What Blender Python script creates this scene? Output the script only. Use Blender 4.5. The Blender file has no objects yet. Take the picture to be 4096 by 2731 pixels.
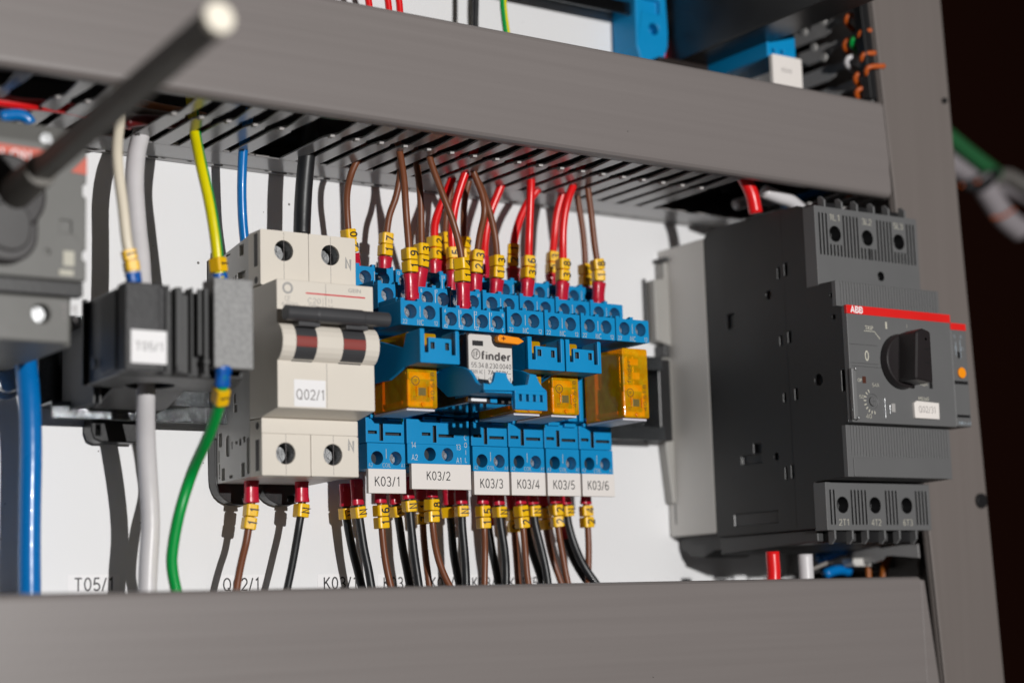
import bpy, bmesh, math, random
from mathutils import Vector, Matrix
from mathutils.geometry import delaunay_2d_cdt
random.seed(7)
SC = bpy.context.scene
COL = SC.collection
# ------------------------------------------------------------------ camera
# world axes: x right along the mounting plate, y away from the viewer, z up; millimetres are scaled by S
S = 0.001
FPX, CW, CH = 7132.6, 4096.0, 2731.0
yaw, pit, rol = 0.60219431, 0.15065069, -0.02995645
cy_, sy_, cp_, sp_ = math.cos(yaw), math.sin(yaw), math.cos(pit), math.sin(pit)
FWD = Vector((sy_*cp_, cy_*cp_, sp_)); RT0 = Vector((cy_, -sy_, 0)); UP0 = RT0.cross(FWD)
RT = RT0*math.cos(rol) + UP0*math.sin(rol); UPV = -RT0*math.sin(rol) + UP0*math.cos(rol)
cam = bpy.data.cameras.new('camera'); camo = bpy.data.objects.new('camera', cam); COL.objects.link(camo)
camo.matrix_world = Matrix(((RT.x, UPV.x, -FWD.x, 0), (RT.y, UPV.y, -FWD.y, 0), (RT.z, UPV.z, -FWD.z, 0), (0, 0, 0, 1)))
cam.sensor_width = 36; cam.lens = FPX/CW*36; cam.clip_start = 0.02; cam.clip_end = 20
cam.dof.use_dof = True; cam.dof.focus_distance = 0.622; cam.dof.aperture_fstop = 5.9; cam.dof.aperture_blades = 0
SC.camera = camo
# ------------------------------------------------------------------ world, lamp, exposure
wd = bpy.data.worlds.new('World'); SC.world = wd; wd.use_nodes = True
bg = wd.node_tree.nodes['Background']; bg.inputs[0].default_value = (1.0, 0.90, 0.84, 1); bg.inputs[1].default_value = 0.046
lt = bpy.data.lights.new('flash_lamp', 'POINT'); lt.energy = 44.5; lt.color = (1.0, 0.985, 0.965); lt.shadow_soft_size = 0.008
lo = bpy.data.objects.new('flash_lamp', lt); COL.objects.link(lo); lo.location = (0.235, -0.58, 0.150)
SC.view_settings.view_transform = 'Standard'; SC.view_settings.look = 'None'
SC.view_settings.exposure = 0; SC.view_settings.gamma = 1; SC.view_settings.use_curve_mapping = False
SC.cycles.max_bounces = 8; SC.cycles.transparent_max_bounces = 24
SC.cycles.use_denoising = True

# ------------------------------------------------------------------ materials
MATS = {}
def mat(name, col, rough=0.45, metal=0.0, var=0.06, scale=60.0, bump=0.0, bscale=900.0, spec=0.5, coat=0.0, rvar=0.1, stretch=None):
    if name in MATS: return MATS[name]
    m = bpy.data.materials.new(name); m.use_nodes = True; nt = m.node_tree; N = nt.nodes; L = nt.links
    b = N['Principled BSDF']; b.inputs['Roughness'].default_value = rough; b.inputs['Metallic'].default_value = metal
    b.inputs['Specular IOR Level'].default_value = spec; b.inputs['Coat Weight'].default_value = coat
    tc = N.new('ShaderNodeTexCoord'); mp = N.new('ShaderNodeMapping'); L.new(tc.outputs['Object'], mp.inputs[0])
    if stretch: mp.inputs['Scale'].default_value = stretch
    ns = N.new('ShaderNodeTexNoise'); ns.inputs['Scale'].default_value = scale; ns.inputs['Detail'].default_value = 6
    L.new(mp.outputs[0], ns.inputs[0])
    cr = N.new('ShaderNodeMix'); cr.data_type = 'RGBA'
    cr.inputs[6].default_value = tuple(max(0, c*(1-var)) for c in col)+(1,)
    cr.inputs[7].default_value = tuple(min(1, c*(1+var)) for c in col)+(1,)
    L.new(ns.outputs[0], cr.inputs[0]); L.new(cr.outputs[2], b.inputs['Base Color'])
    rr = N.new('ShaderNodeMapRange'); rr.inputs[3].default_value = max(0.02, rough-rvar); rr.inputs[4].default_value = min(1, rough+rvar)
    L.new(ns.outputs[0], rr.inputs[0]); L.new(rr.outputs[0], b.inputs['Roughness'])
    if bump:
        n2 = N.new('ShaderNodeTexNoise'); n2.inputs['Scale'].default_value = bscale; n2.inputs['Detail'].default_value = 3
        L.new(tc.outputs['Object'], n2.inputs[0]); bp = N.new('ShaderNodeBump'); bp.inputs['Strength'].default_value = bump
        bp.inputs['Distance'].default_value = 0.0002
        L.new(n2.outputs[0], bp.inputs['Height']); L.new(bp.outputs[0], b.inputs['Normal'])
    MATS[name] = m; return m
def specks(m, dens=260.0, thr=0.055, dark=0.35):
    """fine dust marks on a pale surface"""
    nt = m.node_tree; N = nt.nodes; L = nt.links; b = N['Principled BSDF']
    src = b.inputs['Base Color'].links[0].from_socket
    tc = N.new('ShaderNodeTexCoord'); vo = N.new('ShaderNodeTexVoronoi'); vo.inputs['Scale'].default_value = dens
    L.new(tc.outputs['Object'], vo.inputs[0])
    n3 = N.new('ShaderNodeTexNoise'); n3.inputs['Scale'].default_value = 40; L.new(tc.outputs['Object'], n3.inputs[0])
    cl = N.new('ShaderNodeMath'); cl.operation = 'SUBTRACT'; L.new(n3.outputs[0], cl.inputs[0]); cl.inputs[1].default_value = 0.40
    sz = N.new('ShaderNodeMath'); sz.operation = 'MULTIPLY'; L.new(cl.outputs[0], sz.inputs[0]); sz.inputs[1].default_value = thr*5
    lt_ = N.new('ShaderNodeMath'); lt_.operation = 'LESS_THAN'; L.new(vo.outputs[0], lt_.inputs[0]); L.new(sz.outputs[0], lt_.inputs[1])
    mx = N.new('ShaderNodeMix'); mx.data_type = 'RGBA'; L.new(lt_.outputs[0], mx.inputs[0]); L.new(src, mx.inputs[6])
    mx.inputs[7].default_value = (dark, dark*.93, dark*.86, 1); L.new(mx.outputs[2], b.inputs['Base Color'])
WHITE = mat('white_powder_coat', (.80,.80,.81), .42, var=.015, scale=14, bump=.12, bscale=1400); specks(WHITE, 150, .05, .12)
COVER = mat('grey_duct_plastic', (.196,.175,.169), .40, var=.055, scale=7, stretch=(1,30,60), bump=.08, bscale=700, rvar=.06)
specks(COVER, 110, .02, .06)
DUCT = mat('grey_slotted_plastic', (.29,.285,.285), .24, var=.06, scale=30, rvar=.05, spec=.85)
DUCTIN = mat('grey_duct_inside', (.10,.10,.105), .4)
BREAK = mat('pale_break_edge', (.42,.40,.39), .5)
PILLAR = mat('grey_vertical_duct', (.165,.143,.133), .48, var=.04, scale=10, stretch=(30,30,1), bump=.05)
BEIGE = mat('beige_breaker_plastic', (.735,.68,.60), .40, var=.025, scale=40, bump=.1, bscale=1100); specks(BEIGE, 170, .02, .3)
BGREY = mat('light_grey_moulding', (.60,.59,.57), .45, var=.04, scale=50, bump=.15)
BLUE = mat('blue_socket_plastic', (.0,.25,.55), .46, var=.06, scale=120, bump=.35, bscale=1500, spec=.28)
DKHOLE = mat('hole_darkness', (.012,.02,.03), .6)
YEL = mat('yellow_marker_plastic', (.92,.53,.003), .36, var=.05, scale=150, bump=.15)
RED = mat('crimson_sleeve_plastic', (.53,.010,.035), .30, var=.15, scale=200, bump=.25, bscale=900)
BROWN = mat('brown_insulation', (.175,.055,.022), .42, var=.14, scale=140, bump=.15, bscale=500)
BLACKW = mat('black_insulation', (.013,.014,.016), .42, var=.2, bump=.2, bscale=500)
REDW = mat('red_insulation', (.78,.010,.012), .30, var=.05)
BLUEW = mat('blue_insulation', (.0,.165,.50), .27, var=.08, coat=.15)
WHITEW = mat('white_insulation', (.66,.64,.655), .36, var=.05, scale=120)
CREAMW = mat('cream_insulation', (.80,.72,.58), .4)
YG_Y = mat('yellow_insulation', (.80,.70,.0), .32); YG_G = mat('green_insulation', (.0,.33,.055), .32)
ORANGEW = mat('orange_insulation', (.50,.09,.008), .45)
NAVY = mat('blue_sleeve_plastic', (.0,.10,.42), .35)
BLACK = mat('black_plastic', (.012,.012,.013), .36, var=.2, bump=.15, bscale=700)
SPECK = mat('grainy_grey_plastic', (.28,.28,.28), .5, var=.5, scale=700, bump=.5, bscale=1200)
STSIDE = mat('black_grey_side_plastic', (.027,.027,.027), .55, var=.06, bump=.15)
ANTH = mat('anthracite_plastic', (.052,.052,.053), .50, var=.06, bump=.15)
GREYP = mat('mid_grey_plastic', (.125,.126,.128), .48, var=.05, bump=.12)
GREYQ = mat('dull_grey_plastic', (.135,.134,.126), .5, var=.06, scale=90, bump=.1)
SPACER = mat('light_grey_plastic', (.62,.60,.57), .45, var=.04)
TOGGLE = mat('charcoal_plastic', (.052,.052,.056), .42, var=.1)
KNOB = mat('dark_knob_plastic', (.016,.013,.014), .38)
REDP = mat('red_print', (.72,.012,.010), .45); REDB = mat('brick_red_print', (.26,.040,.032), .5)
REDL = mat('faded_red_label', (.62,.12,.075), .5)
LINE = mat('fine_red_line', (.62,.015,.03), .5)
PAPER = mat('white_label_stock', (.80,.755,.72), .5, var=.015); specks(PAPER, 420, .03, .12)
PAPER2 = mat('bright_label_stock', (.86,.85,.86), .5, var=.01)
INK = mat('black_ink', (.015,.014,.016), .5); GINK = mat('grey_ink', (.22,.20,.20), .6); WINK = mat('white_ink', (.70,.68,.62), .6)
CINK = mat('cream_ink', (.52,.50,.42), .6); LINK = mat('pale_grey_ink', (.36,.35,.34), .6)
STEEL = mat('zinc_steel', (.55,.56,.57), .32, metal=.85, var=.15, scale=300, bump=.3, bscale=1500)
RAIL = mat('galvanised_rail', (.17,.18,.19), .13, metal=1, var=.35, scale=700, bump=.45, bscale=2600, rvar=.04)
ORG = mat('orange_lever_plastic', (.95,.30,.005), .38)
COPPER = mat('copper_coil', (.40,.12,.03), .4, metal=.6)
LAV = mat('pale_lavender_plastic', (.45,.46,.62), .5)
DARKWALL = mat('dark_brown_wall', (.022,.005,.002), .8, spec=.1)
def clear(name, tint, clearness, rough=.08, base=None, base2=None):
    m = bpy.data.materials.new(name); m.use_nodes = True; nt = m.node_tree; N = nt.nodes; L = nt.links
    b = N['Principled BSDF']; b.inputs['Base Color'].default_value = (*(base or tint), 1); b.inputs['Roughness'].default_value = rough
    if base2:
        t2 = N.new('ShaderNodeTexCoord'); n2 = N.new('ShaderNodeTexNoise'); n2.inputs['Scale'].default_value = 340; n2.inputs['Detail'].default_value = 2; L.new(t2.outputs['Object'], n2.inputs[0])
        r2 = N.new('ShaderNodeValToRGB'); r2.color_ramp.elements[0].position = .40; r2.color_ramp.elements[1].position = .60
        r2.color_ramp.elements[0].color = (*base2, 1); r2.color_ramp.elements[1].color = (*base, 1); L.new(n2.outputs[0], r2.inputs[0]); L.new(r2.outputs[0], b.inputs['Base Color'])
    t = N.new('ShaderNodeBsdfTransparent'); t.inputs[0].default_value = (*tint, 1)
    mx = N.new('ShaderNodeMixShader'); mx.inputs[0].default_value = clearness
    tc = N.new('ShaderNodeTexCoord'); ns = N.new('ShaderNodeTexNoise'); ns.inputs['Scale'].default_value = 220; ns.inputs['Detail'].default_value = 4
    L.new(tc.outputs['Object'], ns.inputs[0]); mr = N.new('ShaderNodeMapRange'); L.new(ns.outputs[0], mr.inputs[0])
    mr.inputs[3].default_value = clearness-.18; mr.inputs[4].default_value = clearness+.18; L.new(mr.outputs[0], mx.inputs[0])
    L.new(b.outputs[0], mx.inputs[1]); L.new(t.outputs[0], mx.inputs[2]); L.new(mx.outputs[0], N['Material Output'].inputs[0])
    bp = N.new('ShaderNodeBump'); bp.inputs['Strength'].default_value = .25; bp.inputs['Distance'].default_value = .0003
    L.new(ns.outputs[0], bp.inputs['Height']); L.new(bp.outputs[0], b.inputs['Normal'])
    return m
AMBER = clear('amber_clear_plastic', (1.0,.50,.03), .56, .07, (1.0,.60,.01), (1.0,.48,.003))
CLEAR = clear('clear_plastic', (.80,.82,.84), .70, .08, (.25,.25,.25))

# ------------------------------------------------------------------ helpers
ORI = {}; K = 1.0   # K: measuring unit of the section being built, in millimetres
def at(px, py, D):
    """point on the plane at depth D (mm) seen at px,py (2352-wide measuring frame)"""
    x, y = px*4096/2352, py*4096/2352
    v = FWD + ((x-CW/2)*RT - (y-CH/2)*UPV)/FPX
    return tuple(v*(D/v.y))
def tag(o, label, cat, group=None, kind=None):
    if kind: o['kind'] = kind
    if label: o['label'] = label
    if cat: o['category'] = cat
    if group: o['group'] = group
    return o
def thing(name, label, cat, loc, group=None):
    o = bpy.data.objects.new(name, None); COL.objects.link(o); o.location = tuple(c*S*K for c in loc)
    o.empty_display_size = .005; ORI[o.name] = loc
    return tag(o, label, cat, group)
def circ(cx, cz, r, n=28, a0=0): return [(cx+r*math.cos(a0+2*math.pi*i/n), cz+r*math.sin(a0+2*math.pi*i/n)) for i in range(n)]
def rect(a, b, c, d): return [(a, c), (b, c), (b, d), (a, d)]
def rrect(a, b, c, d, r, n=4):
    out = []
    for (cx, cz, s) in ((b-r, c+r, -90), (b-r, d-r, 0), (a+r, d-r, 90), (a+r, c+r, 180)):
        for i in range(n+1):
            t = math.radians(s+90*i/n); out.append((cx+r*math.cos(t), cz+r*math.sin(t)))
    return out
class MB:
    def __init__(s): s.v = []; s.f = []; s.m = []
    def add(s, vs, fs, mi=0):
        n = len(s.v); s.v += [tuple(v) for v in vs]; s.f += [tuple(n+i for i in f) for f in fs]; s.m += [mi]*len(fs)
    def box(s, x0, x1, y0, y1, z0, z1, mi=0):
        s.add([(x0,y0,z0),(x1,y0,z0),(x1,y1,z0),(x0,y1,z0),(x0,y0,z1),(x1,y0,z1),(x1,y1,z1),(x0,y1,z1)],
              [(0,3,2,1),(4,5,6,7),(0,1,5,4),(1,2,6,5),(2,3,7,6),(3,0,4,7)], mi)
        return s
    def block(s, plane, outer, a0, a1, holes=(), mi=0, hmi=None):
        """prism over a polygon; holes = [(polygon, depth)] sunk into the a0 side"""
        mp = {'xz': lambda p, a: (p[0], a, p[1]), 'yz': lambda p, a: (a, p[0], p[1]), 'xy': lambda p, a: (p[0], p[1], a)}[plane]
        loops = [outer]+[h[0] for h in holes]
        vs = [Vector((p[0], p[1], 0)) for lp in loops for p in lp]
        if holes:
            es = []; b = 0
            for lp in loops: es += [(b+i, b+(i+1) % len(lp)) for i in range(len(lp))]; b += len(lp)
            v2, _, t2, _, _, _ = delaunay_2d_cdt([Vector((v.x, v.y)) for v in vs], es, [], 0, 1e-5)
            def inside(c, lp):
                r = False
                for i in range(len(lp)):
                    (xa, ya), (xb, yb) = lp[i][:2], lp[i-1][:2]
                    if (ya > c[1]) != (yb > c[1]) and c[0] < (xb-xa)*(c[1]-ya)/(yb-ya)+xa: r = not r
                return r
            tris = []
            for t in t2:
                c = (sum(v2[i].x for i in t)/3, sum(v2[i].y for i in t)/3)
                if inside(c, outer) and not any(inside(c, h[0]) for h in holes): tris.append(tuple(t))
            s.add([mp((v.x, v.y), a0) for v in v2], tris, mi)
        else: s.add([mp((v.x, v.y), a0) for v in vs], [tuple(range(len(outer)))], mi)
        n = len(outer)
        s.add([mp(p, a0) for p in outer]+[mp(p, a1) for p in outer],
              [(i, (i+1) % n, n+(i+1) % n, n+i) for i in range(n)]+[tuple(range(n, 2*n))], mi)
        h2 = mi if hmi is None else hmi
        for poly, dep in holes:
            k = len(poly); a2 = a0+(dep if a1 > a0 else -dep)
            s.add([mp(p, a0) for p in poly]+[mp(p, a2) for p in poly],
                  [(i, (i+1) % k, k+(i+1) % k, k+i) for i in range(k)]+[tuple(range(k, 2*k))], h2)
        return s
    def cyl(s, c, ax, r0, L, r1=None, n=24, mi=0):
        r1 = r0 if r1 is None else r1; c = Vector(c); ax = Vector(ax).normalized()
        u = ax.orthogonal().normalized(); w = ax.cross(u); vs = []
        for k, (r, d) in enumerate(((r0, 0), (r1, L))):
            vs += [tuple(c+ax*d+u*(r*math.cos(2*math.pi*i/n))+w*(r*math.sin(2*math.pi*i/n))) for i in range(n)]
        s.add(vs, [(i, (i+1) % n, n+(i+1) % n, n+i) for i in range(n)]+[tuple(range(n)), tuple(range(n, 2*n))], mi)
        return s
    def loft(s, rings, mi=0, caps=True, mfun=None):
        n = len(rings[0]); base = len(s.v); s.v += [tuple(p) for r in rings for p in r]
        for k in range(len(rings)-1):
            for i in range(n):
                s.f.append((base+k*n+i, base+k*n+(i+1) % n, base+(k+1)*n+(i+1) % n, base+(k+1)*n+i)); s.m.append(mfun(i/n) if mfun else mi)
        if caps:
            s.f.append(tuple(base+i for i in range(n))); s.m.append(mi)
            s.f.append(tuple(base+(len(rings)-1)*n+i for i in range(n))); s.m.append(mi)
        return s
    def tube(s, pts, r, n=14, mi=0, mfun=None):
        rings = []; ph = random.uniform(0, 6); q0 = pts; pts = [Vector(p)+Vector((math.sin(ph+k*.13), math.cos(ph*2+k*.10), 0))*min(.16, .008*k) for k, p in enumerate(q0)]
        for k, p in enumerate(pts):
            p = Vector(p); T, F, R = frame(pts, k); rr = r*(1+.008*math.sin(ph*3+k*.21)+.004*math.sin(k*1.3+ph))
            rings.append([p+R*(rr*math.cos(2*math.pi*i/n))+F*(rr*math.sin(2*math.pi*i/n)) for i in range(n)])
        return s.loft(rings, mi, True, mfun)
    def build(s, name, mats, parent=None, bevel=0, smooth=False, seg=2, ang=38):
        mats = mats if isinstance(mats, (list, tuple)) else [mats]
        if parent is not None: o0 = ORI[parent.name]
        else:
            xs = [v[0] for v in s.v]; ys = [v[1] for v in s.v]; zs = [v[2] for v in s.v]
            o0 = ((min(xs)+max(xs))/2, (min(ys)+max(ys))/2, min(zs))
        me = bpy.data.meshes.new(name); bm = bmesh.new()
        vv = [bm.verts.new(((x-o0[0])*S*K, (y-o0[1])*S*K, (z-o0[2])*S*K)) for x, y, z in s.v]
        for f, mi in zip(s.f, s.m):
            try: fa = bm.faces.new([vv[i] for i in f]); fa.material_index = mi; fa.smooth = smooth
            except ValueError: pass
        bmesh.ops.remove_doubles(bm, verts=bm.verts, dist=1e-7)
        bmesh.ops.recalc_face_normals(bm, faces=bm.faces)
        bm.to_mesh(me); bm.free()
        for m in mats: me.materials.append(m)
        ob = bpy.data.objects.new(name, me); COL.objects.link(ob); ORI[ob.name] = o0
        if parent is not None: ob.parent = parent
        else: ob.location = tuple(c*S*K for c in o0)
        if bevel:
            b = ob.modifiers.new('bevel', 'BEVEL'); b.width = bevel*S; b.segments = seg; b.limit_method = 'ANGLE'; b.angle_limit = math.radians(ang)
            b.use_clamp_overlap = True
        return ob
    def text(s, txt, x, y, z, size, w=None, mi=0, align='C', U=(0,0,1), R=(1,0,0), F=(0,-1,0), bold=0.0, sx=.86):
        """lettering as thin raised faces; size = capital height in mm, w = forced total width"""
        V, Fc, (x0, x1), h = glyphs(txt, bold)
        k = size/h; kx = k*sx if w is None else w/(x1-x0)
        off = {'C': -(x0+x1)/2, 'L': -x0, 'R': -x1}[align]
        c = Vector((x, y, z)); U = Vector(U); R = Vector(R); F = Vector(F)
        s.add([c+R*((vx+off)*kx)+U*((vy-h/2)*k)+F*(.03+vz if vz > 0 else .0) for vx, vy, vz in V], Fc, mi)
        return s
_G = {}
def font_glyphs(txt, bold):
    key = (txt, bold)
    if key in _G: return _G[key]
    cu = bpy.data.curves.new('t', 'FONT'); cu.body = txt; cu.size = 1; cu.resolution_u = 3; cu.extrude = .02; cu.offset = bold
    ob = bpy.data.objects.new('t', cu); me = ob.to_mesh()
    V = [tuple(v.co) for v in me.vertices]; F = [tuple(p.vertices) for p in me.polygons]
    ob.to_mesh_clear(); bpy.data.objects.remove(ob); bpy.data.curves.remove(cu)
    if not V: V = [(0,0,0),(1,0,0),(1,1,0)]; F = [(0,1,2)]
    xs = [v[0] for v in V]
    _G[key] = (V, F, (min(xs), max(xs)), .70)
    return _G[key]
def ring(mb, cx, cz, r0, r1, y, n=28):
    vs = []
    for d in (y-.06, y+.02):
        for r in (r0, r1): vs += [(cx+r*math.cos(2*math.pi*i/n), d, cz+r*math.sin(2*math.pi*i/n)) for i in range(n)]
    F = []
    for i in range(n):
        j = (i+1) % n; F += [(i, j, n+j, n+i), (i, j, 2*n+j, 2*n+i), (n+i, n+j, 3*n+j, 3*n+i)]
    mb.add(vs, F)
def arc(cx, cy, rx, ry, a0, a1, n=14): return [(cx+rx*math.cos(math.radians(a0+(a1-a0)*i/n)), cy+ry*math.sin(math.radians(a0+(a1-a0)*i/n))) for i in range(n+1)]
_six = [arc(.3, .29, .25, .27, 0, 360, 20), arc(.36, .50, .32, .46, 62, 205, 12)]
STROKES = {'0': (.6, [arc(.3, .5, .26, .47, 0, 360, 22)]), '1': (.40, [[(.10, .80), (.30, .97), (.30, .0)]]), '2': (.6, [arc(.3, .69, .25, .28, 165, -38, 12)+[(.05, .03), (.58, .03)]]),
 '3': (.58, [arc(.27, .73, .23, .24, 155, -90, 10)+arc(.27, .25, .26, .24, 90, -155, 12)[1:]]), '4': (.62, [[(.45, 0), (.45, .97), (.02, .27), (.62, .27)]]),
 '5': (.58, [[(.53, .96), (.13, .96), (.07, .50)]+arc(.28, .30, .26, .27, 125, -150, 12)]), '6': (.6, _six), '7': (.58, [[(.02, .96), (.56, .96), (.2, 0)]]),
 '8': (.6, [arc(.3, .74, .21, .22, 0, 360, 16), arc(.3, .26, .26, .25, 0, 360, 18)]), '9': (.6, [[(.6-x, 1-y) for x, y in l] for l in _six]),
 '/': (.36, [[(0, -.04), (.34, 1.0)]]), 'K': (.62, [[(.05, 0), (.05, 1)], [(.57, 1), (.05, .42)], [(.22, .6), (.62, 0)]]), 'Q': (.78, [arc(.37, .5, .33, .48, 0, 360, 24), [(.44, .22), (.70, -.04)]]),
 'T': (.64, [[(0, .96), (.62, .96)], [(.31, .96), (.31, 0)]]), 'N': (.62, [[(.05, 0), (.05, 1), (.56, 0), (.56, 1)]]), 'C': (.68, [arc(.37, .5, .32, .48, 42, 318, 18)]), 'O': (.76, [arc(.37, .5, .33, .48, 0, 360, 24)]),
 'I': (.1, [[(.05, 0), (.05, 1)]]), 'L': (.5, [[(.05, 1), (.05, .03), (.5, .03)]]), 'A': (.66, [[(0, 0), (.32, 1), (.64, 0)], [(.12, .33), (.52, .33)]]), '.': (.1, [[(.05, 0), (.05, .09)]]), ' ': (.25, []),
 'V': (.62, [[(0, 1), (.31, 0), (.62, 1)]]), 'B': (.6, [[(.05, .03), (.05, .97)]+arc(.33, .74, .2, .23, 90, -90, 8)+arc(.35, .27, .22, .24, 90, -90, 8)+[(.05, .03)], [(.05, .51), (.33, .51)]]), 'E': (.54, [[(.54, .97), (.05, .97), (.05, .03), (.54, .03)], [(.05, .52), (.5, .52)]]), 'M': (.74, [[(.05, 0), (.05, 1), (.37, .1), (.69, 1), (.69, 0)]]),
 'f': (.34, [arc(.3, .78, .17, .2, 75, 180, 6)+[(.13, 0)], [(0, .64), (.32, .64)]]), 'i': (.1, [[(.05, 0), (.05, .66)], [(.05, .86), (.05, .94)]]), 'n': (.52, [[(.05, 0), (.05, .66)], [(.05, .4)]+arc(.27, .42, .2, .23, 160, 0, 8)+[(.47, 0)]]),
 'd': (.56, [[(.5, 0), (.5, 1)], arc(.27, .33, .23, .31, 0, 360, 18)]), 'e': (.54, [[(.04, .34), (.49, .34)]+arc(.27, .33, .23, .31, 5, 310, 16)]), 'r': (.34, [[(.05, 0), (.05, .66)], [(.05, .42)]+arc(.24, .44, .18, .2, 165, 60, 6)])}
def glyphs(txt, bold):
    """monoline lettering: every stroke is a mitred ribbon, each stroke a hair higher than the one before"""
    if any(c not in STROKES for c in txt): return font_glyphs(txt, bold)
    key = (txt, bold, 's')
    if key in _G: return _G[key]
    hw = .043+bold*1.6; V = []; F = []; x0 = 0.0; lift = 0
    for ch in txt:
        w, lines = STROKES[ch]
        for ln in lines:
            lift += 1; P = [Vector((x0+x, y)) for x, y in ln]; n = len(P); clo = n > 3 and (P[0]-P[-1]).length < 1e-4; Lf = []; Rt = []
            for i, p in enumerate(P):
                a = P[i]-P[i-1] if i else (P[-1]-P[-2] if clo else P[1]-P[0]); b = P[i+1]-P[i] if i < n-1 else (P[1]-P[0] if clo else P[-1]-P[-2])
                a = a.normalized(); b = b.normalized(); t = (a+b); t = t.normalized() if t.length > .2 else b
                nrm = Vector((-t.y, t.x)); k = hw/max(.45, nrm.dot(Vector((-b.y, b.x))))
                Lf.append(p+nrm*k); Rt.append(p-nrm*k)
            b0 = len(V); z = .02+.004*(lift % 5)
            for q in (z, -.02):
                V += [(v.x*.7, v.y*.7, q) for v in Lf]+[(v.x*.7, v.y*.7, q) for v in Rt]
            for i in range(n-1):
                F += [(b0+i, b0+i+1, b0+n+i+1, b0+n+i), (b0+i, b0+i+1, b0+2*n+i+1, b0+2*n+i), (b0+n+i, b0+n+i+1, b0+3*n+i+1, b0+3*n+i)]
        x0 += w+.17+bold
    x1 = max(v[0] for v in V) if V else 1; xm = min(v[0] for v in V) if V else 0
    if not V: V = [(0,0,0),(.01,0,0),(0,.01,0)]; F = [(0,1,2)]
    _G[key] = (V, F, (xm, x1), .70); return _G[key]
def frame(pts, k):
    p0 = Vector(pts[max(0, k-1)]); p1 = Vector(pts[min(len(pts)-1, k+1)]); T = (p1-p0).normalized()
    F = Vector((0, -1, 0)); F = (F-T*F.dot(T))
    if F.length < .05: F = Vector((0, 0, 1))-T*T.z
    F.normalize(); return T, F, T.cross(F)
def spline(P, step=1.0):
    P = [Vector(p) for p in P]; P = [P[0]*2-P[1]]+P+[P[-1]*2-P[-2]]; out = []
    for i in range(1, len(P)-2):
        n = max(2, int((P[i+1]-P[i]).length/step))
        for j in range(n):
            t = j/n; a, b, c, d = P[i-1:i+3]
            out.append(.5*((2*b)+(c-a)*t+(2*a-5*b+4*c-d)*t*t+(3*b-a-3*c+d)*t**3))
    out.append(P[-2]); return out
def walk(pts, s):
    for i in range(len(pts)-1):
        L = (pts[i+1]-pts[i]).length
        if s <= L: return pts[i].lerp(pts[i+1], s/L), i
        s -= L
    return pts[-1], len(pts)-2
def cut(pts, s0, s1=1e9):
    out = []; s = 0
    for i, p in enumerate(pts):
        if i: s += (p-pts[i-1]).length
        if s0 <= s <= s1: out.append(p)
    return out
def screw(parent, x, y, z, r, ang=20, name='screw', dep=1.2):
    """screw head facing the viewer, cross recess between four raised quadrants"""
    m = MB(); m.cyl((x, y+.5, z), (0, 1, 0), r, dep, n=24)
    for q in range(4):
        a0 = math.radians(ang+q*90); g = .13*r/math.sin(math.pi/4)
        poly = [(x+g*math.cos(a0+math.pi/4), z+g*math.sin(a0+math.pi/4))]
        d = math.asin(.14)
        for i in range(7):
            t = a0+d+(math.pi/2-2*d)*i/6; poly.append((x+r*.97*math.cos(t), z+r*.97*math.sin(t)))
        m.block('xz', poly, y, y+.5)
    return m.build(name, STEEL, parent, bevel=.08, seg=1)
def ferrule(parent, pts, s0, s1, w0=4.0, w1=4.6, d0=3.2, d1=3.8, material=None, cavity=True):
    L = s1-s0; rings = []; prof = [(0, .93), (.03, 1.02), (.2, 1.02), (.5, .95), (.78, .97), (.97, 1.06), (1, 1.03)]
    n = 24
    def ring(s, w, d):
        p, i = walk(pts, s); T, F, R = frame(pts, i); e = .8; out = []
        for k in range(n):
            a = 2*math.pi*k/n; c, q = math.cos(a), math.sin(a)
            out.append(p+R*(w/2*math.copysign(abs(c)**e, c))+F*(d/2*math.copysign(abs(q)**e, q)))
        return out
    for t, k in prof: rings.append(ring(s0+L*t, (w0+(w1-w0)*t)*k, (d0+(d1-d0)*t)*k))
    if cavity: rings.append(ring(s1, w1*.84, d1*.8)); rings.append(ring(s1-1.2, w1*.8, d1*.76))
    m = MB(); m.loft(rings)
    # crimp: a stamped frame with a round dot near the metal end
    p, i = walk(pts, s0+1.6); T, F, R = frame(pts, i); c = p+F*(d0/2*1.0)
    for a in (-1, 1):
        q = [c+R*(a*w0*.33)+T*u*1.1+F*f for u in (-1, 1) for f in (-.3, .12)]+[c+R*(a*w0*.33+a*.28)+T*u*1.1+F*f for u in (-1, 1) for f in (-.3, .05)]
        m.add(q, [(0,1,3,2),(4,6,7,5),(0,4,5,1),(2,3,7,6),(1,5,7,3),(0,2,6,4)])
    m.cyl(c-F*.2, F, .42, .36, n=12)
    return m.build('sleeve', material or RED, parent, smooth=True)
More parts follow.
